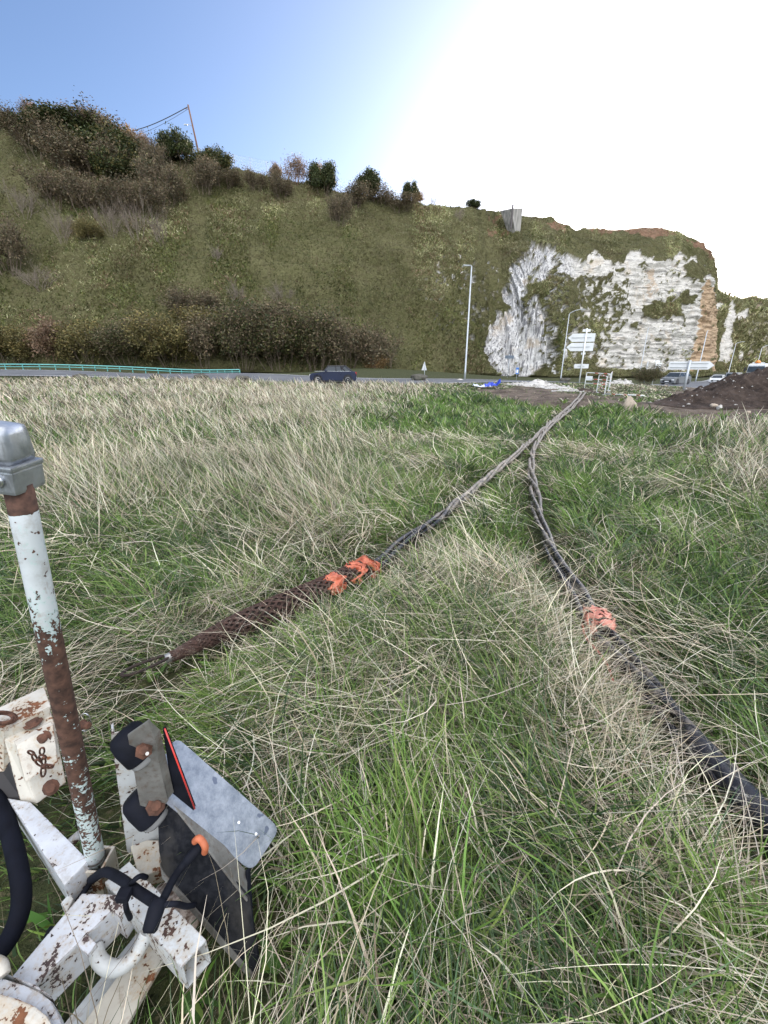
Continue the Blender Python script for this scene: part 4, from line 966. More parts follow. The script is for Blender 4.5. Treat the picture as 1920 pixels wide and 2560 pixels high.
# utility pole, wire, hilltop fence
p = H(487, 384) + Vector((0, 4, -1)); m_wood = M_plain("weathered_wood", (.14, .075, .05), .85, var=.3)
up_ = empty("utility_pole", p, label="tall leaning wooden utility pole on the hilltop skyline", cat="utility pole")
top = PY(470, 262, p.y) - p
MB().tube([(0, 0, -.5), top], [.20, .14], 10).build("pole", m_wood, up_)
MB().tube([top * .94, top * .94 + Vector((-.8, 0, .1))], .05, 6).build("bracket", m_wood, up_)
q = top * .70; MB().tube([q, q + Vector((-.7, -.1, .35)), q + Vector((-1.3, -.1, .3))], .05, 6).build("lamp_arm", m_lamp, up_); MB().box(q + Vector((-1.35, -.1, .28)), (.7, .25, .14)).build("lamp_head", m_lamp, up_, bevel=.04)
m_wire = M_plain("wire", (.05, .05, .06), .6); e0 = top * .97 + Vector((-.2, 0, 0)); e1 = PY(235, 336, p.y + 16) - p
MB().tube([e0.lerp(e1, t_ / 16) - Vector((0, 0, 1.3 * math.sin(math.pi * t_ / 16))) for t_ in range(17)], .075, 6).build("power_line", m_wire, up_)
MB().tube([e0.lerp(e1, t_ / 16) - Vector((0, .4, .6 + 1.7 * math.sin(math.pi * t_ / 16))) for t_ in range(17)], .03, 6).build("power_line", m_wire, up_)
m_fpost = M_plain("fence_post", (.30, .33, .36), .5, .3)
def ridge_at(px):
    j = np.argmin(np.abs(_hp[0][:, -1] - px)); return Vector(HILL[j, -1])
def hill_fence(pxs, h, label, net=True, back=1.0):
    a0 = ridge_at(pxs[0]); t = empty("wire_fence", a0 + Vector((0, back, 0)), label=label, cat="fence", group="wire fences along the hilltop"); org = t.location; tops = []
    for q in pxs:
        g = ridge_at(q) + Vector((0, back, -.2)) - org; tops.append(g); MB().tube([g, g + Vector((0, 0, h))], .055, 6).build("post", m_fpost, t)
    if net:
        b = MB()
        for i in range(len(tops) - 1):
            for kx in range(1, 7): z = h * kx / 6; b.tube([tops[i] + Vector((0, 0, z)), tops[i + 1] + Vector((0, 0, z))], .010, 3, cap=False)
            n_ = 16
            for kx in range(n_): g = tops[i].lerp(tops[i + 1], kx / n_); b.tube([g, g + Vector((0, 0, h))], .008, 3, cap=False)
        b.build("wire_net", m_fpost, t)
hill_fence([398, 430, 500, 545, 585, 625, 664, 700], 3.1, "hilltop fence with fine net, from the utility pole to the leafless round bush")
hill_fence([771, 837, 870, 905], 3.0, "hilltop fence posts between the orange topped bush and the mid-skyline bush")
hill_fence([962, 991, 1012], 2.3, "hilltop fence posts left of the small golden bush")
# concrete block on the hill edge
k = NM("old_concrete"); n1 = k.noise(.8, 5); n2 = k.noise(1, 5, .6, scale3=(2.5, 2.5, .18)); k.bump(n1, .4, .05)
m_conc = k.fin(k.mix(k.rng(n2, .38, .62), (.15, .15, .14), (.40, .38, .35)), .9)
b0 = H(1282, 578); cb_ = empty("concrete_block", b0, label="old grey concrete block jutting from the hill edge above the chalk", cat="concrete block")
u_ = b0.y * (CP + (1280 - 550) / F * SP) ** -1 / F
def cbp(px, py, dy): q = PY(px, py, b0.y + dy) - b0; return q
MB().hexa([cbp(1250, 527, -.5), cbp(1278, 521, -2.8), cbp(1307, 520, -.5), cbp(1283, 524, 5), cbp(1272, 590, -.8), cbp(1292, 600, -2.5), cbp(1299, 592, -.5), cbp(1285, 590, 5)]).build("block_face", m_conc, cb_, bevel=.12)
MB().box(cbp(1281, 528, -2.7) + Vector((0, 0, -1)), (.35, .3, 4.5)).build("rib", M_plain("dark_stain", (.10, .09, .09), .9), cb_)

# turquoise guardrail
m_turq = M_plain("turquoise_paint", (.15, .43, .41), .45, 0, .12, 2)
gr = empty("guardrail", label="turquoise double-beam guardrail along the left road", cat="guardrail")
rp = smooth_path([G(-700, 925, 46.5), G(-200, 925, 48.5), G(100, 928, 49), G(300, 932, 49.5), G(480, 935, 50), G(600, 940, 50.5)], 6)
for z0, z1 in ((.52, .63), (.28, .37)):
    b = MB()
    for i in range(len(rp) - 1):
        a_, c_ = rp[i], rp[i + 1]; dn = Vector((0, .04, 0)); up1, up2 = Vector((0, 0, z0)), Vector((0, 0, z1)); mid1 = Vector((0, -.06, (z0 + z1) / 2))
        b.hexa([a_ + up1, c_ + up1, c_ + mid1, a_ + mid1, a_ + up1 + dn, c_ + up1 + dn, c_ + mid1 + dn, a_ + mid1 + dn]); b.hexa([a_ + mid1, c_ + mid1, c_ + up2, a_ + up2, a_ + mid1 + dn, c_ + mid1 + dn, c_ + up2 + dn, a_ + up2 + dn])
    b.build("rail_beam", m_turq, gr)
for i in range(0, len(rp), 1): MB().box(rp[i] + Vector((0, .1, .2)), (.08, .08, .8)).build("post", m_turq, gr)

# ------------------------------------------------ vehicles
m_tyre = M_plain("tyre_rubber", (.02, .02, .022), .8); m_rim = M_plain("wheel_rim", (.45, .46, .48), .35, .7); m_win = M_plain("car_glass", (.03, .04, .05), .15, 0, .2, 1, spec=.3)
m_black = M_plain("black_trim", (.015, .015, .017), .5); m_head = M_plain("headlight_glass", (.80, .82, .84), .12); m_tail = M_plain("tail_light", (.35, .02, .02), .2); m_plate = M_plain("plate_white", (.75, .76, .76), .5)
def car(name, at, rz, L, W, low, green, roofc, bodyc, label, cat, wheel_r=.32, wb_=(.20, .80), group=None, drl=None, plate=m_plate):
    """low: side outline above the sills (x 0..1 front to back, z); green: side outline of the glasshouse (x, z) front base, front top, rear top, rear base"""
    t = empty(name, at, rz, label=label, cat=cat, group=group); X = lambda a: L * (.5 - a)
    body = bpy.data.materials.get("car_" + name + label[:6]) or M_plain("car_" + name + label[:6], bodyc, .3, 0, .08, 1, spec=.25)
    side = [(X(a), z) for a, z in low] + [(X(.985), .22), (X(.015), .22)]
    b = MB(); n = len(side); rings = []
    for y, ins in ((-W / 2, .05), (-W / 2 + .07, 0), (W / 2 - .07, 0), (W / 2, .05)):
        cx, cz = 0, .6; rings.append([b.b.verts.new((x * (1 - ins / 2), y, cz + (z - cz) * (1 - ins * 1.2))) for x, z in side])
    for i in range(3):
        for j in range(n): b.b.faces.new((rings[i][j], rings[i][(j + 1) % n], rings[i + 1][(j + 1) % n], rings[i + 1][j]))
    b.b.faces.new(rings[0][::-1]); b.b.faces.new(rings[-1]); bo = b.build("body", body, t, bevel=.03)
    (a0, z0), (a1, z1), (a2, z2), (a3, z3) = green; wy, ty = W / 2 - .06, W / 2 - .24
    gh = MB().hexa([(X(a1), -ty, z1), (X(a2), -ty, z2), (X(a2), ty, z2), (X(a1), ty, z1), (X(a0), -wy, z0), (X(a3), -wy, z3), (X(a3), wy, z3), (X(a0), wy, z0)]).build("windows", m_win, t, bevel=.02)
    rm = M_plain("roof_" + name + label[:6], roofc, .4, 0, .1)
    MB().hexa([(X(a1) + .05, -ty - .02, z1 + .035), (X(a2) - .12, -ty - .02, z2 + .02), (X(a2) - .12, ty + .02, z2 + .02), (X(a1) + .05, ty + .02, z1 + .035), (X(a1) + .08, -ty - .05, z1 - .03), (X(a2) - .18, -ty - .05, z2 - .05), (X(a2) - .18, ty + .05, z2 - .05), (X(a1) + .08, ty + .05, z1 - .03)]).build("roof", rm, t, bevel=.02)
    for s in (-1, 1):
        def gp_(f, g): xb = X(a0) + (X(a3) - X(a0)) * f; xt = X(a1) + (X(a2) - X(a1)) * f; q0 = Vector((xb, s * (wy + .012), z0 + (z3 - z0) * f)); q1 = Vector((xt, s * (ty + .012), z1 + (z2 - z1) * f)); return q0.lerp(q1, g)
        for f in (0, .46, .78, 1): MB().tube([gp_(f, 0), gp_(f, 1)], .035, 6).build("window_pillar", rm if roofc[0] < .1 else body, t)
    for s in (-1, 1):
        MB().box((X(a0) - .25, s * (W / 2 + .07), z0 + .07), (.14, .16, .13)).build("mirror", body, t, bevel=.03)
        MB().box((X(.02) , s * (W / 2 - .24), .66), (.16, .34, .16)).build("headlight", m_head, t, bevel=.04)
        MB().box((X(.985), s * (W / 2 - .16), .78), (.12, .24, .24)).build("tail_light", m_tail, t, bevel=.03)
        for f in wb_:
            MB().lathe([(wheel_r + .07, -.02), (wheel_r + .07, .012)], (X(f), s * (W / 2 - .012), wheel_r + .02), (0, s, 0), 20).build("wheel_arch", m_black, t)
            w = MB().lathe([(wheel_r * .62, -.2), (wheel_r * .95, -.2), (wheel_r, -.15), (wheel_r, -.03), (wheel_r * .93, .02), (wheel_r * .62, .02)], (X(f), s * (W / 2 + .002), wheel_r), (0, s, 0), 20).build("tyre", m_tyre, t)
            MB().lathe([(wheel_r * .63, -.05), (wheel_r * .62, .022), (wheel_r * .5, .005), (wheel_r * .15, .012), (.03, .03)], (X(f), s * (W / 2 + .006), wheel_r), (0, s, 0), 10).build("rim", m_rim, w)
    g = MB().box((X(0) + .0, 0, .50), (.05, W * .62, .24)).build("grille", m_black, t, bevel=.02); MB().box((X(0) + .035, 0, .46), (.03, .52, .12)).build("number_plate", plate, g)
    MB().box((0, 0, .23), (L * .93, W * .97, .1)).build("sill", m_black, t, bevel=.02)
    MB().box((X(.985) - .03, 0, .5), (.03, .52, .12)).build("number_plate", plate, t)
    return t
pm_ = G(835, 955, 36.6)
mini = car("convertible_car", pm_, math.pi + .04, 3.85, 1.72, [(.0, .50), (.01, .72), (.06, .82), (.30, .93), (.36, .95), (.86, .97), (.97, .93), (1.0, .75), (.995, .45)],
    [(.29, .93), (.40, 1.37), (.74, 1.40), (.90, .97)], (.012, .012, .016), (.012, .018, .045), "dark navy convertible with a black soft top on the left road", "car", .31, (.175, .815))
b = MB().hexa([(-.55, -.64, 1.42), (-1.10, -.62, 1.36), (-1.10, .62, 1.36), (-.55, .64, 1.42), (-.70, -.80, .95), (-1.62, -.78, .95), (-1.62, .78, .95), (-.70, .80, .95)]).build("soft_top", M_plain("soft_top_fabric", (.016, .016, .02), .9), mini, bevel=.05)
MB().box((0, 0, .965), (3.0, 1.67, .022)).build("chrome_line", m_rim, mini)
car("dark_suv", G(1687, 961, 60), math.atan2(-.50, -.86), 4.5, 1.86, [(.0, .50), (.01, .86), (.05, .98), (.26, 1.06), (.33, 1.08), (.90, 1.12), (.98, 1.05), (1.0, .8), (.995, .45)],
    [(.24, 1.06), (.38, 1.58), (.80, 1.62), (.96, 1.12)], (.32, .34, .37), (.16, .17, .18), "dark grey car with lit white front, driving towards us left of the arrow sign post", "car", .36, (.19, .80))
car("white_car", G(1791, 959, 78), math.atan2(-.69, -.72), 4.2, 1.78, [(.0, .50), (.01, .74), (.06, .86), (.28, .97), (.34, .98), (.90, 1.0), (.98, .95), (1.0, .75), (.995, .45)],
    [(.25, .97), (.40, 1.44), (.80, 1.46), (.96, 1.0)], (.55, .56, .57), (.62, .63, .64), "white car facing us at the left foot of the earth mound", "car", .32, (.19, .80))
p = G(1828, 958, 84); t = empty("grey_van", p, math.atan2(-.66, -.75), label="boxy grey van behind the white car, half hidden by the earth mound", cat="van"); m_vang = M_plain("van_grey", (.25, .27, .30), .4)
MB().hexa([(2.2, -.85, 1.1), (-2.4, -.85, 1.95), (-2.4, .85, 1.95), (2.2, .85, 1.1), (2.3, -.95, .35), (-2.4, -.95, .35), (-2.4, .95, .35), (2.3, .95, .35)]).build("body", m_vang, t, bevel=.06)
MB().box((-.5, 0, 1.35), (3.7, 1.86, 1.25)).build("cargo_box", m_vang, t, bevel=.05); MB().box((1.42, 0, 1.5), (.12, 1.5, .5)).build("windscreen", m_win, t, bevel=.02)
for sx in (-1.5, 1.5):
    for s in (-1, 1): MB().lathe([(.2, -.2), (.34, -.18), (.34, 0), (.2, .02)], (sx, s * .97, .34), (0, s, 0), 16).build("wheel", m_tyre, t)
p = G(1893, 945, 76); t = empty("lorry", p, math.atan2(-.66, -.75), label="white lorry with an orange lamp bar on its cab, half hidden behind the earth mound", cat="lorry"); wm_ = M_plain("lorry_white", (.66, .68, .70), .35)
MB().hexa([(3.3, -1.15, 3.35), (1.3, -1.2, 3.45), (1.3, 1.2, 3.45), (3.3, 1.15, 3.35), (3.5, -1.25, .5), (1.3, -1.25, .5), (1.3, 1.25, .5), (3.5, 1.25, .5)]).build("cab", wm_, t, bevel=.12)
MB().hexa([(3.40, -1.05, 3.0), (3.37, 1.05, 3.0), (3.30, 1.05, 3.02), (3.30, -1.05, 3.02), (3.51, -1.12, 2.1), (3.51, 1.12, 2.1), (3.35, 1.12, 2.1), (3.35, -1.12, 2.1)]).build("windscreen", m_win, t)
for s in (-1, 1): MB().box((3.45, s * 1.45, 2.5), (.12, .22, .75)).build("mirror", m_black, t, bevel=.03); MB().box((3.5, s * .9, .95), (.1, .4, .22)).build("headlight", m_head, t)
q = MB().box((2.6, 0, 3.55), (.3, 1.6, .14)).build("lamp_bar", wm_, t, bevel=.03)
MB().lathe([(.42, 0), (.36, .22), (.16, .42), (.05, .46)], (2.6, -.1, 3.55), (0, 0, 1), 14).build("orange_beacon", M_plain("beacon_orange", (.75, .26, .05), .3), q)
MB().box((-2.2, 0, 2.1), (6.2, 2.45, 2.1)).build("load_bed", wm_, t, bevel=.06); MB().box((-1, 0, .85), (8, 1.0, .35)).build("chassis", m_black, t)
for sx in (2.6, -2.6, -3.9):
    for s in (-1, 1): MB().lathe([(.25, -.3), (.5, -.26), (.5, 0), (.25, .02)], (sx, s * 1.22, .5), (0, s, 0), 18).build("wheel", m_tyre, t)

# ------------------------------------------------ work-site things
def barrier(a, b, h, label, panel=None, bands=((.35, .5), (.7, .85))):
    t = empty("work_barrier", a, label=label, cat="barrier", group="white and red work barriers"); v = b - a; U_ = Vector((0, 0, 1)); n = v.normalized()
    MB().tube(smooth_path([Vector((0, 0, -.05)), U_ * (h - .14), U_ * (h - .04) + n * .04, U_ * h + n * .14, U_ * h + v - n * .14, U_ * (h - .04) + v - n * .04, U_ * (h - .14) + v, v + Vector((0, 0, -.05))], 4), .021, 8).build("frame", m_whitemet, t)
    for z in (h * .62, h * .34): MB().tube([U_ * z, U_ * z + v], .018, 8).build("rail", m_whitemet, t)
    for z in (h, h * .62, h * .34):
        for f0, f1 in bands: MB().tube([U_ * z + v * f0, U_ * z + v * f1], .025, 8).build("red_band", m_redmet, t)
    if panel:
        c = v * panel; MB().box(c + U_ * h * .66, (.5, .015, .28), Matrix.Rotation(math.atan2(v.y, v.x), 4, 'Z')).build("name_panel", m_whitemet, t, bevel=.006)
    for q in (Vector(), v): MB().box(q + Vector((0, 0, .01)), (.06, .45, .04)).build("foot", m_whitemet, t)
barrier(G(1461, 970, 30.5), G(1521, 975, 29.0), 1.06, "wider white and red work barrier with a small plate, standing behind", .14)
barrier(G(1491, 981, 26.6), G(1511, 986, 25.2), 1.05, "narrow-looking white and red barrier turned away, standing in front", None)
barrier(G(1521, 976, 28.9), G(1524, 971, 31.0), 1.12, "white barrier seen nearly edge-on, right of the other two", .4)
a_, b_ = G(1514, 984, 25.6), G(1609, 996, 23.0); t = empty("ground_bar", a_, label="long white and red bar lying on the soil right of the barriers", cat="bar"); v = b_ - a_
MB().tube([(0, 0, .06), v + Vector((0, 0, .06))], .035, 8).build("white_bar", m_whitemet, t)
for f in (.18, .5, .82): MB().tube([v * f + Vector((0, 0, .06)), v * (f + .1) + Vector((0, 0, .06))], .039, 8).build("red_band", m_redmet, t)
# blue and white strip of sheeting
p = G(1216, 972); t = empty("plastic_sheeting", p, label="crumpled blue and white plastic sheeting lying on the grass left of the soil", cat="plastic sheet")
s_ = p.y / F
for nm, mt, x0, x1, hh, sd_ in (("blue_sheet", M_plain("blue_plastic", (.03, .06, .42), .35, 0, .5, 8), -12, 30, .34, 3), ("white_sheet", M_plain("white_plastic", (.62, .66, .75), .35, 0, .15, 8), -32, 14, .22, 7)):
    nx, ny = 40, 12; u = np.linspace(x0, x1, nx) * s_; w_ = np.linspace(-.35, .35, ny); UU, WW = np.meshgrid(u, w_, indexing='ij')
    Z = np.abs(fbm(UU * 2.2, WW * 3, s=sd_, o=3) - .45) * hh * 3 * (1 - (WW / .4) ** 2) + .10 + .25 * sstep(UU, 20 * s_, 30 * s_); V = np.stack([UU, WW + .1 * np.sin(UU * 4), Z], -1).reshape(-1, 3)
    ix = np.arange(nx * ny).reshape(nx, ny); mesh_np(nm, V, np.stack([ix[:-1, :-1], ix[1:, :-1], ix[1:, 1:], ix[:-1, 1:]], -1).reshape(-1, 4), mt, parent=t, smooth=True)
# stones
def rock_mesh(seed, c=(0, 0, 0), s=(1, 1, 1), sub=3):
    b = bmesh.new(); bmesh.ops.create_icosphere(b, subdivisions=sub, radius=1); V = np.array([list(v.co) for v in b.verts]); Fc = np.array([[v.index for v in f.verts] for f in b.faces]); b.free()
    pl = np.random.default_rng(seed + 50).normal(0, 1, (9, 3)); pl /= np.linalg.norm(pl, axis=1, keepdims=True)
    for p_ in pl: dd_ = V @ p_; V = V - np.maximum(dd_ - .68, 0)[:, None] * p_
    n = fbm(V[:, 0] * 1.3 + seed, V[:, 1] * 1.3, V[:, 2] * 1.3, s=seed, o=4) - .5; n2 = np.round(fbm(V[:, 0] * .9, V[:, 1] * .9 + seed, V[:, 2] * .9, s=seed + 5, o=2) * 5) / 5 - .5
    V = V * (1 + n * .7 + n2 * .3)[:, None] * np.array(s) + np.array(c); return V, Fc
m_chalkst = M_plain("chalk_stone", (.46, .44, .41), .9, 0, .3, 2.5, bump=.5); m_tan = M_plain("tan_stone", (.40, .33, .26), .9, 0, .3, 3, bump=.5); m_dkst = M_plain("dark_stone", (.085, .080, .065), .95, 0, .4, 3, bump=.5)
def rock(px, py, w, h, mat, label, seed, group=None, Y=None, cat="rock"):
    p = G(px, py, Y); s_ = p.y / F * .95; V, Fc = rock_mesh(seed, (0, 0, h * s_ * .35), (w * s_ * .5, w * s_ * .42, h * s_ * .62))
    o = mesh_np("rock", V, Fc, mat, smooth=False); o.location = p; return tag(o, label, cat, group)
rock(1573, 1029, 32, 40, m_tan, "upright tan boulder at the grass edge, below the fallen bar", 3)
LR = "dark lumps of rubble along the road verge"
rock(202, 946, 34, 13, m_dkst, "leftmost dark lump on the road verge", 4, LR); rock(393, 948, 34, 15, m_dkst, "dark lump on the verge above the rail's thin end", 5, LR); rock(507, 948, 36, 15, m_dkst, "dark mounded lump on the verge between two others, below the thicket", 6, LR)
rock(606, 953, 54, 14, m_dkst, "long flat dark block on the verge left of the convertible", 7, LR); rock(1046, 952, 44, 16, m_dkst, "grey rubble at the foot of the triangular sign", 8, LR)
rock(1413, 956, 24, 14, m_dkst, "dark stone at the foot of the curved-arm lamp", 9, LR); rock(1150, 951, 14, 5, m_chalkst, "small white stone left of the tallest lamp's foot", 10)
rock(1524, 938, 10, 12, m_chalkst, "white stone at the foot of the right chalk face", 12, Y=95)
# brush pile
p = G(1613, 957, 40); t = empty("brush_pile", p, label="rounded pile of dark brushwood at the roadside behind the barriers", cat="brush pile"); st, lf = PRO['thicket']; t.scale = (.42, .34, .30)
for q in (st, lf): c = q.copy(); col.objects.link(c); c.parent = t
# heaps: worked as small height fields
def heap(name, pts, mat, label, cat, res, rough, stones, sseed, stmat, stsize=(.03, .12)):
    """pts: (x, y, height, radius) bumps in world units"""
    xs = [a for a, *_ in pts]; ys = [b for _, b, *_ in pts]; rm = max(r for *_, r in pts); x = np.arange(min(xs) - rm * 1.5, max(xs) + rm * 1.5, res); y = np.arange(min(ys) - rm * 1.5, max(ys) + rm * 1.5, res); XX, YY = np.meshgrid(x, y, indexing='ij')
    h = np.zeros_like(XX)
    for a, b, hh, r in pts: dd = np.hypot(XX - a, YY - b) / r; h = np.maximum(h, hh * (1 - dd * 1.02)) if hh > .6 else np.maximum(h, hh * np.exp(-dd * dd * 2.2))
    n = fbm(XX * 1.1, YY * 1.1, s=sseed, o=5) - .5; n2 = fbm(XX * 4, YY * 4, s=sseed + 3, o=4) - .5
    h = h + (n * rough * 1.3 + n2 * rough * .9 + (fbm(XX * 11, YY * 11, s=sseed + 8, o=2) - .5) * rough * .25) * sstep(h, 0, .4); h = np.where(h <= .02, -.25, h); Z = ground_z(XX, YY) + h - .02
    org = Vector((xs[0], ys[0], 0)); t = empty(name, org, label=label, cat=cat)
    ix = np.arange(XX.size).reshape(XX.shape); q = np.stack([ix[:-1, :-1], ix[1:, :-1], ix[1:, 1:], ix[:-1, 1:]], -1); q = q[(h[:-1, :-1] > -.2) | (h[1:, 1:] > -.2)]
    mesh_np("heap_surface", np.stack([XX - org.x, YY - org.y, Z], -1).reshape(-1, 3), q.reshape(-1, 4), mat, parent=t, smooth=True)
    cand = np.argwhere(h > .03); VV, FF, o = [], [], 0
    for i in range(stones):
        a, b = cand[rng.integers(0, len(cand))]; s = stsize[0] + (stsize[1] - stsize[0]) * rng.uniform(0, 1) ** 3
        V, Fc = rock_mesh(int(rng.integers(0, 99)), (XX[a, b] - org.x, YY[a, b] - org.y, Z[a, b] + s * .3), (s * rng.uniform(.7, 1.5), s, s * .7), 1); VV.append(V); FF.append(Fc + o); o += len(V)
    st = mesh_np("stones", np.concatenate(VV), np.concatenate(FF), stmat, parent=t); st['kind'] = 'stuff'; return t, (XX, YY, Z, h)
k = NM("dug_earth"); n1 = k.noise(1.2, 6, .6); n2 = k.noise(8, 6, .7); k.bump(n2, 1.0, .16); m_earth = k.fin(k.mix(k.rng(n2, .55, .78), k.mix(k.rng(n1, .35, .65), (.036, .026, .021), (.10, .074, .060)), (.17, .13, .105)), .95, spec=.2)
def ex(px, Y): return (px - 960) / F * Y * .955
mound, _ = heap("earth_mound", [(ex(1985, 19.5), 19.5, 2.05, 4.6), (ex(1915, 19.8), 19.8, 1.60, 3.9), (ex(1868, 19.4), 19.4, 1.30, 2.9), (ex(1822, 19.0), 19.0, 1.0, 2.5), (ex(1775, 18.6), 18.6, .66, 2.2), (ex(1735, 18.2), 18.2, .42, 1.6), (ex(2080, 19), 19, 2.2, 5)],
    m_earth, "large heap of dark dug earth with pale stones at the right edge", "earth mound", .07, .42, 520, 401, m_chalkst, (.015, .07))
RK = "pale stones lying on the dug earth"
for px, py, w, h, lab, sd_, Y in ((1782, 1019, 26, 12, "largest pale stone at the front foot of the earth mound", 21, None), (1797, 1023, 14, 10, "white stone touching the mound's largest foot stone", 22, None), (1722, 1013, 16, 7, "flat white stone left of the mound's foot", 23, None),
                           (1819, 1008, 18, 22, "rough pale lump low on the mound's front", 24, 17.9), (1868, 1034, 14, 10, "pale stone at the mound's foot nearest the right edge", 25, None)):
    rock(px, py, w, h, m_tan if sd_ in (21, 24, 25) else m_chalkst, lab, sd_, RK, Y)
heap("chalk_rubble", [(ex(1345, 33), 33, .42, 1.4), (ex(1310, 34), 34, .16, 1.6), (ex(1385, 31), 31, .14, 1.6), (ex(1425, 28.5), 28.5, .10, 1.3), (ex(1440, 27.5), 27.5, .08, .9)], m_chalkst, "low white chalk rubble heap left of the barriers", "rubble heap", .06, .16, 260, 411, m_chalkst, (.03, .14))
heap("chalk_rubble", [(ex(1545, 39), 39, .42, 1.0), (ex(1565, 39), 39, .34, .8), (ex(1528, 39), 39, .22, .8)], m_chalkst, "small white rubble heap between the barriers and the brush pile", "rubble heap", .06, .2, 90, 421, m_chalkst, (.04, .16))
heap("dug_pit_edge", [(ex(1455, 28.5), 28.5, .20, .8), (ex(1470, 28.5), 28.5, .16, .7), (ex(1500, 27), 27, .12, .9)], m_earth, "small lump of dark earth where the cables leave the ground", "earth heap", .06, .2, 20, 431, m_chalkst, (.02, .05))
# dark slatted fence beyond the road
a_ = G(1785, 936, 100); t = empty("slatted_fence", a_, label="low fence of dark upright slats in front of the far cliff", cat="fence"); m_dk = M_plain("dark_slats", (.05, .06, .07), .6)
for i in range(17): q = G(1785 + i * 4.9, 936, 100) - a_; MB().box(q + Vector((0, 0, .55)), (.30, .06, 1.25)).build("slat", m_dk, t)
v = G(1864, 936, 100) - a_; MB().tube([(0, .08, 1.0), v + Vector((0, .08, 1.0))], .04, 6).build("rail", m_dk, t); MB().tube([(0, .08, .3), v + Vector((0, .08, .3))], .04, 6).build("rail", m_dk, t)
# ------------------------------------------------ the white-painted trailer frame in the lower left corner
tr_ = empty("trailer_frame", P(240, 2190, 1.2) * 1.0, label="chipped white steel trailer frame with a tall rusty pole and black light board", cat="trailer")
ORG = Vector(tr_.location)
def TP(px, py, t): return P(px, py, t) - ORG
def TZ(px, py, z): return PZ(px, py, z) - ORG
def T(mb, name, mat, bevel=0, parent=None, smooth=False): return mb.build(name, mat, parent or tr_, bevel=bevel, smooth=smooth)
def slab(c4, h):                    # four photo corners of a top face at height z (px, py, z) and a drop h
    a = [TZ(*c) for c in c4]; return MB().hexa(a + [q - Vector((0, 0, h)) for q in a])
def plate(c, th, name, mat, bevel=0, parent=None):    # polygon of (px, py, depth), thickness away from the camera
    p = [TP(*q) for q in c]; n = Vector()
    for i in range(len(p)): n += p[i].cross(p[(i + 1) % len(p)])
    n.normalize(); cdir = (sum(p, Vector()) / len(p) + ORG) - Vector((0, 0, CAMZ))
    if n.dot(cdir) < 0: n = -n
    # keep the outline flat
    c0 = sum(p, Vector()) / len(p); p = [q - n * (q - c0).dot(n) for q in p]
    return T(MB().prism(p, n * th), name, mat, bevel, parent)
# tall pole, its foot socket and the cast cap
pb, pt = TP(244, 2170, 1.19), TP(44, 1208, .752)
T(MB().tube([pb.lerp(pt, i / 12) for i in range(13)], .0225, 28), "tall_pole", m_pole)
k = NM("cast_aluminium"); n = k.noise(14, 5, .6); n2 = k.noise(1, 4, .6, scale3=(30, 30, 190)); n3 = k.noise(1, 4, .6, scale3=(190, 60, 30)); k.bump(k.math('ADD', n, n3), .35, .002)
m_cast = k.fin(k.mix(k.rng(n, .35, .68), (.30, .32, .35), (.55, .58, .62)), k.rng(n3, .3, .7, .28, .5), .75)
ax = (pt - pb).normalized(); xr = Vector((1, 0, 0)); xr = (xr - ax * xr.dot(ax)).normalized(); yr = ax.cross(xr)
def capb(x0, x1, y0, y1, z0, z1, name, bev, taper=1.0, par=None, mat=None):
    o = pt; f = lambda x, y, z: o + xr * x + yr * y + ax * z; cx, cy = (x0 + x1) / 2, (y0 + y1) / 2
    q = [(x0, y0), (x1, y0), (x1, y1), (x0, y1)]; top = [f(cx + (x - cx) * taper, cy + (y - cy) * taper, z1) for x, y in q]; bot = [f(x, y, z0) for x, y in q]
    b = MB().hexa(top + bot); return T(b, name, mat or m_cast, bev, par, smooth=False)
cp_ = capb(-.066, .019, -.030, .036, .038, .108, "cast_cap", .016, .86)
for poly in cp_.data.polygons: poly.use_smooth = True
capb(-.068, .021, -.032, .038, -.012, .034, "cap_collar", .006, 1.02)
capb(-.070, .023, -.034, .040, .031, .041, "cap_rim", .0035, 1.0)
bc = pt + ax * .012 - yr * .0; fr = (Vector((0, 0, CAMZ)) - ORG - bc); fr = (fr - ax * fr.dot(ax)).normalized()
q0 = pt - xr * .004 - yr * .035 * (1 if yr.y > 0 else -1) + ax * .014
m_bolt = M_plain("bright_bolt", (.60, .62, .64), .25, .9, .1, 60); dn_ = -yr if yr.y > 0 else yr
T(MB().lathe([(.011, -.004), (.011, .002), (.009, .003)], q0, dn_, 18), "washer", m_bolt); T(MB().lathe([(.0075, 0), (.0075, .006), (.006, .0075), (.0035, .0072)], q0, dn_, 6), "cap_bolt", m_bolt)
T(MB().lathe([(.023, 0), (.0255, 0), (.0255, .004), (.023, .004)], pb + ax * .052, ax, 28), "pole_ring", M_plain("dark_ring", (.03, .025, .02), .7))
# socket: two cheeks and a back that take the pole's foot
def cheek(px0, px1, t0, name):
    a = [TP(px0, 2168, t0 - .005), TP(px1, 2160, t0), TP(px1 + 10, 2270, t0 + .06), TP(px0 + 14, 2275, t0 + .05)]
sk = MB(); f = lambda x, y, z: pb + xr * x + yr * y + ax * z
for (x0, x1, y0, y1) in ((-.034, .034, -.034, -.027), (-.034, .034, .027, .034), (-.034, -.027, -.027, .027), (.027, .034, -.027, .027)):
    sk.hexa([f(x0, y0, .045), f(x1, y0, .045), f(x1, y1, .045), f(x0, y1, .045), f(x0 * 1.05, y0 * 1.05, -.13), f(x1 * 1.05, y0 * 1.05, -.13), f(x1 * 1.05, y1 * 1.05, -.13), f(x0 * 1.05, y1 * 1.05, -.13)])
T(sk, "pole_socket", m_white2, .0015)
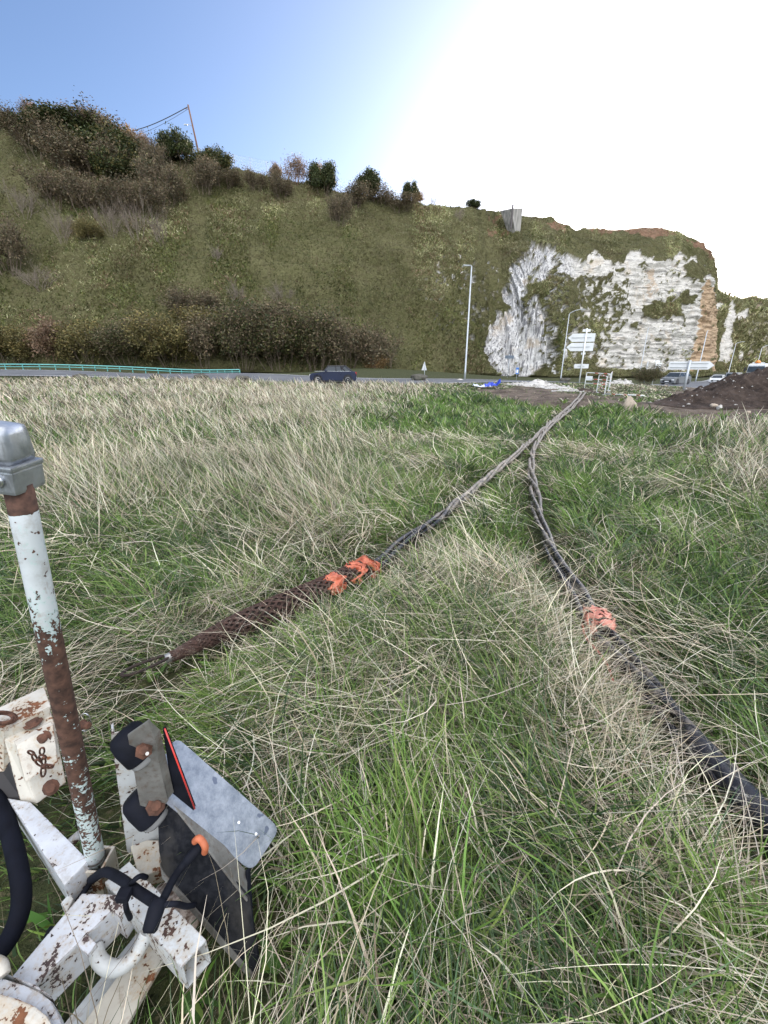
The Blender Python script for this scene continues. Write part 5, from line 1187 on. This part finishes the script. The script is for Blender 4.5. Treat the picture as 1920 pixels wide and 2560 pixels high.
# main beams
T(slab([(20, 2452, .30), (84, 2466, .30), (322, 2236, .30), (205, 2232, .30)], .10), "cross_beam", m_beam, .006)
T(slab([(262, 2262, .298), (330, 2200, .298), (330, 2250, .298), (300, 2296, .298)], .09), "beam_end", m_beam, .006)
sb = slab([(216, 2331, .306), (242, 2360, .306), (219, 2388, .306), (190, 2362, .306)], .012); T(sb, "welded_block", m_beam, .002)
T(slab([(174, 2232, .26), (184, 2246, .26), (166, 2284, .26), (151, 2258, .26)], .05), "welded_lug", m_white, .003)
T(slab([(16, 1994, .31), (76, 2004, .31), (222, 2150, .31), (160, 2214, .31)], .11), "diagonal_beam", m_beam, .006)
# short open square tube
a = [TZ(294, 2178, .30), TZ(323, 2154, .30), TZ(516, 2350, .30), TZ(474, 2394, .30)]; e_ = (a[2] - a[1]).normalized(); wd = (a[0] - a[1]).normalized(); wl = .088; hl = .088; tw = .005
o1 = a[1]; L_ = (a[2] - a[1]).length; sq = MB(); dz = Vector((0, 0, 1))
def lb(x0, x1, y0, y1, z0, z1, mb): mb.hexa([o1 + e_ * x + wd * y + dz * z for x, y, z in ((x0, y0, z1), (x1, y0, z1), (x1, y1, z1), (x0, y1, z1), (x0, y0, z0), (x1, y0, z0), (x1, y1, z0), (x0, y1, z0))])
wl = (a[0] - a[1]).length if (a[0] - a[1]).length > .03 else .06; wl = max(wl, .062)
lb(0, L_, 0, wl, -tw, 0, sq); lb(0, L_, 0, wl, -hl, -hl + tw, sq); lb(0, L_, 0, tw, -hl + tw, -tw, sq); lb(0, L_, wl - tw, wl, -hl + tw, -tw, sq)
T(sq, "open_square_tube", m_white, .0015)
ib = MB(); lb(.02, L_ - .10, tw + .001, wl - tw - .001, -hl + tw + .001, -tw - .001, ib); T(ib, "tube_inside", M_plain("dark_rust", (.02, .012, .01), .9))
# lower angle bar
T(slab([(150, 2640, .13), (372, 2332, .13), (418, 2386, .13), (262, 2660, .13)], .012), "lower_angle_bar", m_white2, .002)
T(slab([(120, 2610, .10), (352, 2320, .10), (374, 2338, .10), (176, 2630, .10)], .02), "angle_flange", m_white, .002)
T(MB().tube(smooth_path([TZ(238, 2366, .24), TZ(247, 2398, .23), TZ(270, 2418, .22), TZ(300, 2418, .22), TZ(332, 2396, .22), TZ(352, 2366, .23), TZ(368, 2330, .25)], 8), .017, 14), "bent_hook_bar", m_white)
# front curved guard
T(slab([(-90, 2380, .34), (30, 2440, .34), (88, 2462, .34), (130, 2492, .34), (152, 2530, .34), (168, 2600, .34)][:4], .05), "guard_web", m_beam, .01)
def gslab(pts, h, name, mat, bev=.006): T(MB().prism([TZ(*c) for c in pts], (0, 0, -h)), name, mat, bev)
gslab([(-120, 2404, .345), (20, 2446, .34), (60, 2458, .338), (98, 2474, .336), (128, 2498, .334), (148, 2530, .332), (160, 2566, .33), (166, 2660, .33), (-120, 2680, .33)], .05, "curved_guard", m_beam, .012)
gslab([(-120, 2464, .368), (0, 2484, .366), (45, 2496, .364), (86, 2514, .362), (118, 2540, .36), (138, 2576, .358), (146, 2660, .356), (-120, 2690, .356)], .022, "guard_cover", m_white2, .004)
T(MB().tube(smooth_path([TZ(-30, 2400, .37), TZ(2, 2412, .36), TZ(10, 2440, .35)], 5), .012, 10), "guard_knob", m_white2)
# bracket box with chain
def hexz(c8, name, mat, bev=.003): return T(MB().hexa([TZ(*c) for c in c8]), name, mat, bev)
fbx = hexz([(8, 1846, .47), (40, 1862, .46), (137, 1811, .46), (124, 1768, .47), (50, 2004, .30), (92, 2010, .29), (166, 1956, .29), (150, 1930, .30)], "bracket_box", m_white2, .004)
hexz([(-70, 1800, .50), (10, 1828, .50), (127, 1764, .50), (110, 1716, .50), (-60, 1940, .34), (10, 1930, .34), (120, 1880, .34), (110, 1850, .34)], "bracket_plate", m_white2, .004)
hexz([(34, 1853, .475), (128, 1802, .475), (133, 1812, .475), (41, 1864, .475), (60, 1950, .40), (140, 1900, .40), (145, 1905, .40), (64, 1955, .40)], "bracket_lip", m_white2, .002)
hexz([(-90, 1790, .42), (6, 1846, .42), (62, 1998, .30), (-90, 2010, .30), (-90, 1850, .2), (6, 1900, .2), (62, 2030, .12), (-90, 2060, .12)], "dark_housing", M_plain("dark_housing", (.02, .018, .018), .6, var=.4), .01)
m_rust = M_plain("rusty_iron", (.10, .045, .028), .9, 0, .5, 40, bump=.3)
def boltz(px, py, z, r, h, ax_, name="rusty_bolt"): T(MB().lathe([(r * 1.5, 0), (r * 1.5, .003), (r, .003), (r, h), (r * .8, h + .002)], TZ(px, py, z), ax_, 10), name, m_rust)
boltz(82, 1808, .475, .018, .012, (0, 0, 1)); boltz(108, 1846, .455, .016, .012, (.25, -.7, .6)); boltz(128, 1968, .335, .016, .008, (.25, -.8, .5)); boltz(205, 1812, .42, .012, .03, (1, -.2, .1), "locking_pin")
cpts = [TZ(114, 1868, .47), TZ(105, 1885, .46), TZ(107, 1900, .455), TZ(112, 1915, .45), TZ(108, 1930, .44), TZ(92, 1903, .45), TZ(86, 1890, .455), TZ(121, 1915, .45)]
for i, (px, py, rx, ry, an) in enumerate(((105, 1878, 6, 9, .2), (106, 1893, 9, 5, .1), (109, 1903, 5, 10, 0), (112, 1916, 9, 5, -.2), (108, 1929, 6, 13, .1), (97, 1907, 11, 5, .7), (86, 1894, 5, 10, -.5), (123, 1916, 10, 4, .1), (78, 1882, 9, 4, .4))):
    c = TZ(px, py, .47); u1 = TZ(px + 10, py, .47) - c; u2 = TZ(px, py + 10, .44) - c
    T(MB().tube([c + u1 / 10 * (rx * math.cos(a) * math.cos(an) - ry * math.sin(a) * math.sin(an)) + u2 / 10 * (rx * math.cos(a) * math.sin(an) + ry * math.sin(a) * math.cos(an)) for a in np.linspace(0, 6.283, 15)], .0028, 6, cap=False), "chain_link", m_rust)
c = TZ(212, 1806, .43); u1 = (TZ(222, 1806, .43) - c) / 10; u2 = (TZ(212, 1816, .41) - c) / 10
T(MB().tube([c + u1 * 15 * math.cos(a) + u2 * 22 * math.sin(a) for a in np.linspace(0, 6.283, 25)], .0016, 6, cap=False), "ring_clip", m_bolt)
for j, rr in enumerate((26, 32, 38)):
    c = TZ(5, 1795, .53 + j * .004); u1 = (TZ(15, 1795, .53) - c) / 10; u2 = (TZ(5, 1805, .53) - c) / 10
    T(MB().tube([c + u1 * rr * math.cos(a) + u2 * rr * .42 * math.sin(a) for a in np.linspace(0, 6.283, 25)], .004, 6, cap=False), "wire_loop", m_rust)
# upright angle iron
zt, zb_ = .73, .24; cB = TZ(319, 2128, zb_); cT = TZ(278, 1832, .72); rt = TZ(318, 1790, .73) - cT; rt.z = 0; rt = rt.normalized() * .080; lf = Vector((-rt.y, rt.x, 0)).normalized() * -.03; lf = Vector((-.022, -.012, 0)) + Vector((0, .03, 0))
axu = cT - cB
def Lf(v, n_): 
    m_ = MB(); w = v.normalized().cross(axu.normalized()).normalized() * .006; return m_.hexa([cT, cT + v, cT + v + w, cT + w, cB, cB + v, cB + v + w, cB + w])
T(Lf(Vector((.085, .030, .0)), 0), "upright_angle_iron", m_white, .0015); T(Lf(Vector((-.020, .030, 0)), 0), "angle_side", m_white, .0015)
T(slab([(322, 2100, .27), (396, 2100, .27), (404, 2176, .25), (346, 2192, .25)], .05), "upright_foot", m_white2, .003)
k = NM("weathered_steel"); n = k.noise(9, 6, .65); n2 = k.noise(70, 4, .6); k.bump(n2, .15, .002)
m_grey = k.fin(k.mix(k.rng(n2, .50, .8), k.mix(k.rng(n, .35, .65), (.11, .105, .095), (.24, .235, .22)), (.10, .07, .05)), .5, .35)
k = NM("galvanised_plate"); n = k.noise(24, 8, .8); n2 = k.noise(130, 2, .5); n3 = k.noise(26, 2, .4); k.bump(n2, .25, .002)
m_galv = k.fin(k.mix(k.rng(n3, .68, .71), k.mix(k.rng(n, .35, .65), (.22, .24, .28), (.46, .48, .53)), (.17, .19, .25)), k.rng(n, .3, .7, .30, .46), .55)
k = NM("black_board"); n = k.noise(6, 6, .65, scale3=(1, 1, .4)); n2 = k.noise(60, 4, .6); m_board = k.fin(k.mix(k.rng(n, .55, .80), k.mix(k.rng(n2, .4, .7), (.009, .010, .013), (.022, .023, .027)), (.06, .056, .05)), .7, spec=.08)
m_rubber = M_plain("black_rubber", (.008, .009, .014), .7, 0, .4, 20, spec=.12)
# steel bracket holding the light board
plate([(318, 1839, .98), (373, 1800, .975), (420, 2003, 1.06), (398, 2032, 1.07), (372, 2042, 1.07), (352, 2026, 1.06)], .006, "light_bracket", m_grey, .002)
plate([(373, 1800, .974), (404, 1827, 1.0), (432, 1978, 1.08), (420, 2004, 1.059)], .006, "bracket_side", m_grey, .002)
c = TP(360, 1876, .99); T(MB().lathe([(.020, 0), (.020, .003), (.012, .003), (.012, .016), (.009, .018)], c, ray(360, 1876) * -1, 6), "rusty_bolt", m_rust)
T(MB().lathe([(.004, 0), (.004, .02)], TP(368, 1884, .975), ray(368, 1884) * -1, 8), "bolt_tip", m_steel)
c = TP(390, 2014, 1.055); T(MB().lathe([(.024, 0), (.022, .003), (.012, .004), (.012, .012)], c, ray(390, 2014) * -1, 7), "rusty_bolt", m_rust)
# black plastic board with its grey folded lip
plate([(394, 2041, 1.10), (430, 2008, 1.10), (519, 2123, 1.10), (624, 2246, 1.10), (648, 2422, 1.10), (634, 2438, 1.10), (409, 2183, 1.10), (398, 2130, 1.10)], .006, "black_board", m_board, .0015)
plate([(405, 1998, 1.085), (433, 1975, 1.10), (500, 2052, 1.14), (618, 2180, 1.15), (625, 2248, 1.094), (519, 2125, 1.094), (428, 2012, 1.092)], .005, "board_lip", m_grey, .0015)
plate([(399, 2160, 1.097), (409, 2182, 1.097), (634, 2437, 1.097), (628, 2448, 1.097), (618, 2442, 1.097), (405, 2196, 1.097)], .010, "board_edge", m_grey, .001)
plate([(616, 2176, 1.14), (630, 2170, 1.15), (634, 2290, 1.12), (652, 2420, 1.105), (646, 2425, 1.10), (626, 2260, 1.11)], .008, "rubber_edge", m_rubber, .002)
plate([(404, 1825, 1.005), (412, 1822, 1.01), (486, 2020, 1.10), (482, 2030, 1.10), (433, 1978, 1.09)], .008, "reflector_back", m_rubber, .001)
T(MB().tube([TP(412, 1822, 1.006), TP(487, 2022, 1.096)], .002, 8), "red_reflector_edge", M_plain("red_reflector", (.60, .05, .04), .25))
# galvanised plate with rounded corners
def rounded(c, r, n=6):
    out = []
    for i in range(len(c)):
        a, b, d = Vector(c[i - 1]), Vector(c[i]), Vector(c[(i + 1) % len(c)]); u = (a - b); w_ = (d - b); rr = min(r, u[:2].__len__() and math.hypot(u[0], u[1]) * .4, math.hypot(w_[0], w_[1]) * .4)
        p0 = b + u * (rr / math.hypot(u[0], u[1])); p1 = b + w_ * (rr / math.hypot(w_[0], w_[1]))
        for k_ in range(n + 1): t = k_ / n; out.append(tuple((p0 * (1 - t) ** 2 + b * 2 * t * (1 - t) + p1 * t * t)))
    return out
plate(rounded([(436, 1842, 1.18), (704, 2070, 1.29), (626, 2180, 1.17), (372, 1968, 1.06)], 26), .004, "galvanised_plate", m_galv, .001)
for px, py, rr in ((640, 2085, .0035), (616, 2118, .0045), (597, 2056, .0035)): T(MB().lathe([(rr, 0), (rr, .002)], TP(px, py, 1.19 + (px - 560) * .00035 - .012), ray(px, py) * -1, 10), "rivet", m_bolt)
# two black rubber light housings
def dome(px, py, t, r, axd, name):
    d = (ray(*axd) - ray(px, py)).normalized(); d = (d + ray(px, py).normalized() * .25).normalized()
    o = T(MB().lathe([(.004, -.050), (r * .72, -.046), (r * .92, -.034), (r, -.010), (r, .030), (r * .95, .034)], TP(px, py, t), d, 28), name, m_rubber)
    T(MB().lathe([(r * .9, .0), (r * .86, .045), (r * .7, .052)], TP(px, py, t), d, 28), "lamp_lens", M_plain("clear_lens", (.22, .22, .22), .1, 0, .2), parent=o)
dome(338, 1862, 1.03, .044, (372, 1896), "light_housing"); dome(364, 2018, 1.09, .042, (396, 2050), "light_housing")
# cable, orange clip, straps
T(MB().tube(smooth_path([TP(487, 2103, 1.07), TP(496, 2096, 1.06), TP(506, 2104, 1.06), TP(513, 2118, 1.06), TP(512, 2130, 1.07)], 6), .0085, 14), "orange_clip", M_plain("orange_rubber", (.50, .14, .06), .6))
T(MB().tube(smooth_path([TP(503, 2112, 1.085), TP(478, 2140, 1.07), TP(452, 2170, 1.06), TP(430, 2204, 1.03), TP(412, 2240, 1.0), TP(394, 2272, .98)], 6), [.013] * 9 + [.010] * 22, 12), "black_cable", m_rubber)
T(MB().tube(smooth_path([TP(398, 2268, .98), TP(412, 2262, .98), TP(440, 2260, .99), TP(466, 2266, 1.02), TP(486, 2262, 1.06)], 6), .0065, 10), "black_cable", m_rubber)
T(MB().tube(smooth_path([TP(228, 2200, 1.13), TP(262, 2180, 1.10), TP(300, 2196, 1.06), TP(330, 2218, 1.03), TP(362, 2240, 1.01), TP(396, 2262, .98)], 6), .0115, 12), "black_cable", m_rubber)
T(MB().lathe([(.012, -.03), (.017, -.024), (.019, .01), (.017, .026), (.011, .03)], TP(386, 2288, .965), TP(396, 2262, .98) - TP(384, 2302, .96), 14), "cable_end", m_rubber)
T(MB().tube(smooth_path([TP(224, 2210, 1.15), TP(206, 2236, 1.13), TP(186, 2264, 1.12), TP(162, 2300, 1.09), TP(132, 2336, 1.06)], 6), .0075, 10), "black_cable", m_rubber)
def strap(pts, w, name="strap"): 
    p = smooth_path([TP(*q) for q in pts], 5); T(MB().tube(p, w, 8), name, m_rubber)
strap([(128, 2330, 1.045), (150, 2340, 1.02), (172, 2366, 1.0), (184, 2398, 1.01), (190, 2428, 1.03)], .0085); T(MB().box(TP(131, 2334, 1.04), (.026, .022, .02)), "buckle", m_rubber, .004)
strap([(326, 2212, 1.03), (338, 2198, 1.02), (352, 2190, 1.03), (366, 2194, 1.05)], .006); strap([(316, 2220, 1.03), (313, 2242, 1.01), (316, 2272, 1.0), (326, 2296, 1.02)], .006); T(MB().box(TP(310, 2238, 1.0), (.03, .026, .02)), "buckle", m_rubber, .005)
T(MB().tube(smooth_path([TZ(-50, 1900, .30), TZ(-10, 1990, .30), TZ(18, 2060, .29), TZ(44, 2160, .27), TZ(54, 2250, .24), TZ(34, 2325, .22), TZ(-8, 2385, .22), TZ(-60, 2420, .22)], 8), .023, 18), "black_hose", M_plain("hose_rubber", (.006, .007, .012), .75, 0, .3, 20, spec=.1))
T(MB().tube([TZ(150, 2130, .2), TZ(200, 2086, .22)], .014, 12), "round_bar", m_white)
k = NM("shrapnel_rust"); n = k.noise(40, 5, .7); m_debris = k.fin(k.mix(k.rng(n, .4, .6), (.12, .06, .03), (.62, .50, .40)), .8)
V, Fc = rock_mesh(9, tuple(TZ(446, 2270, .10)), (.085, .10, .05), 4); mesh_np("rusty_coupling", V, Fc, m_debris, parent=tr_)
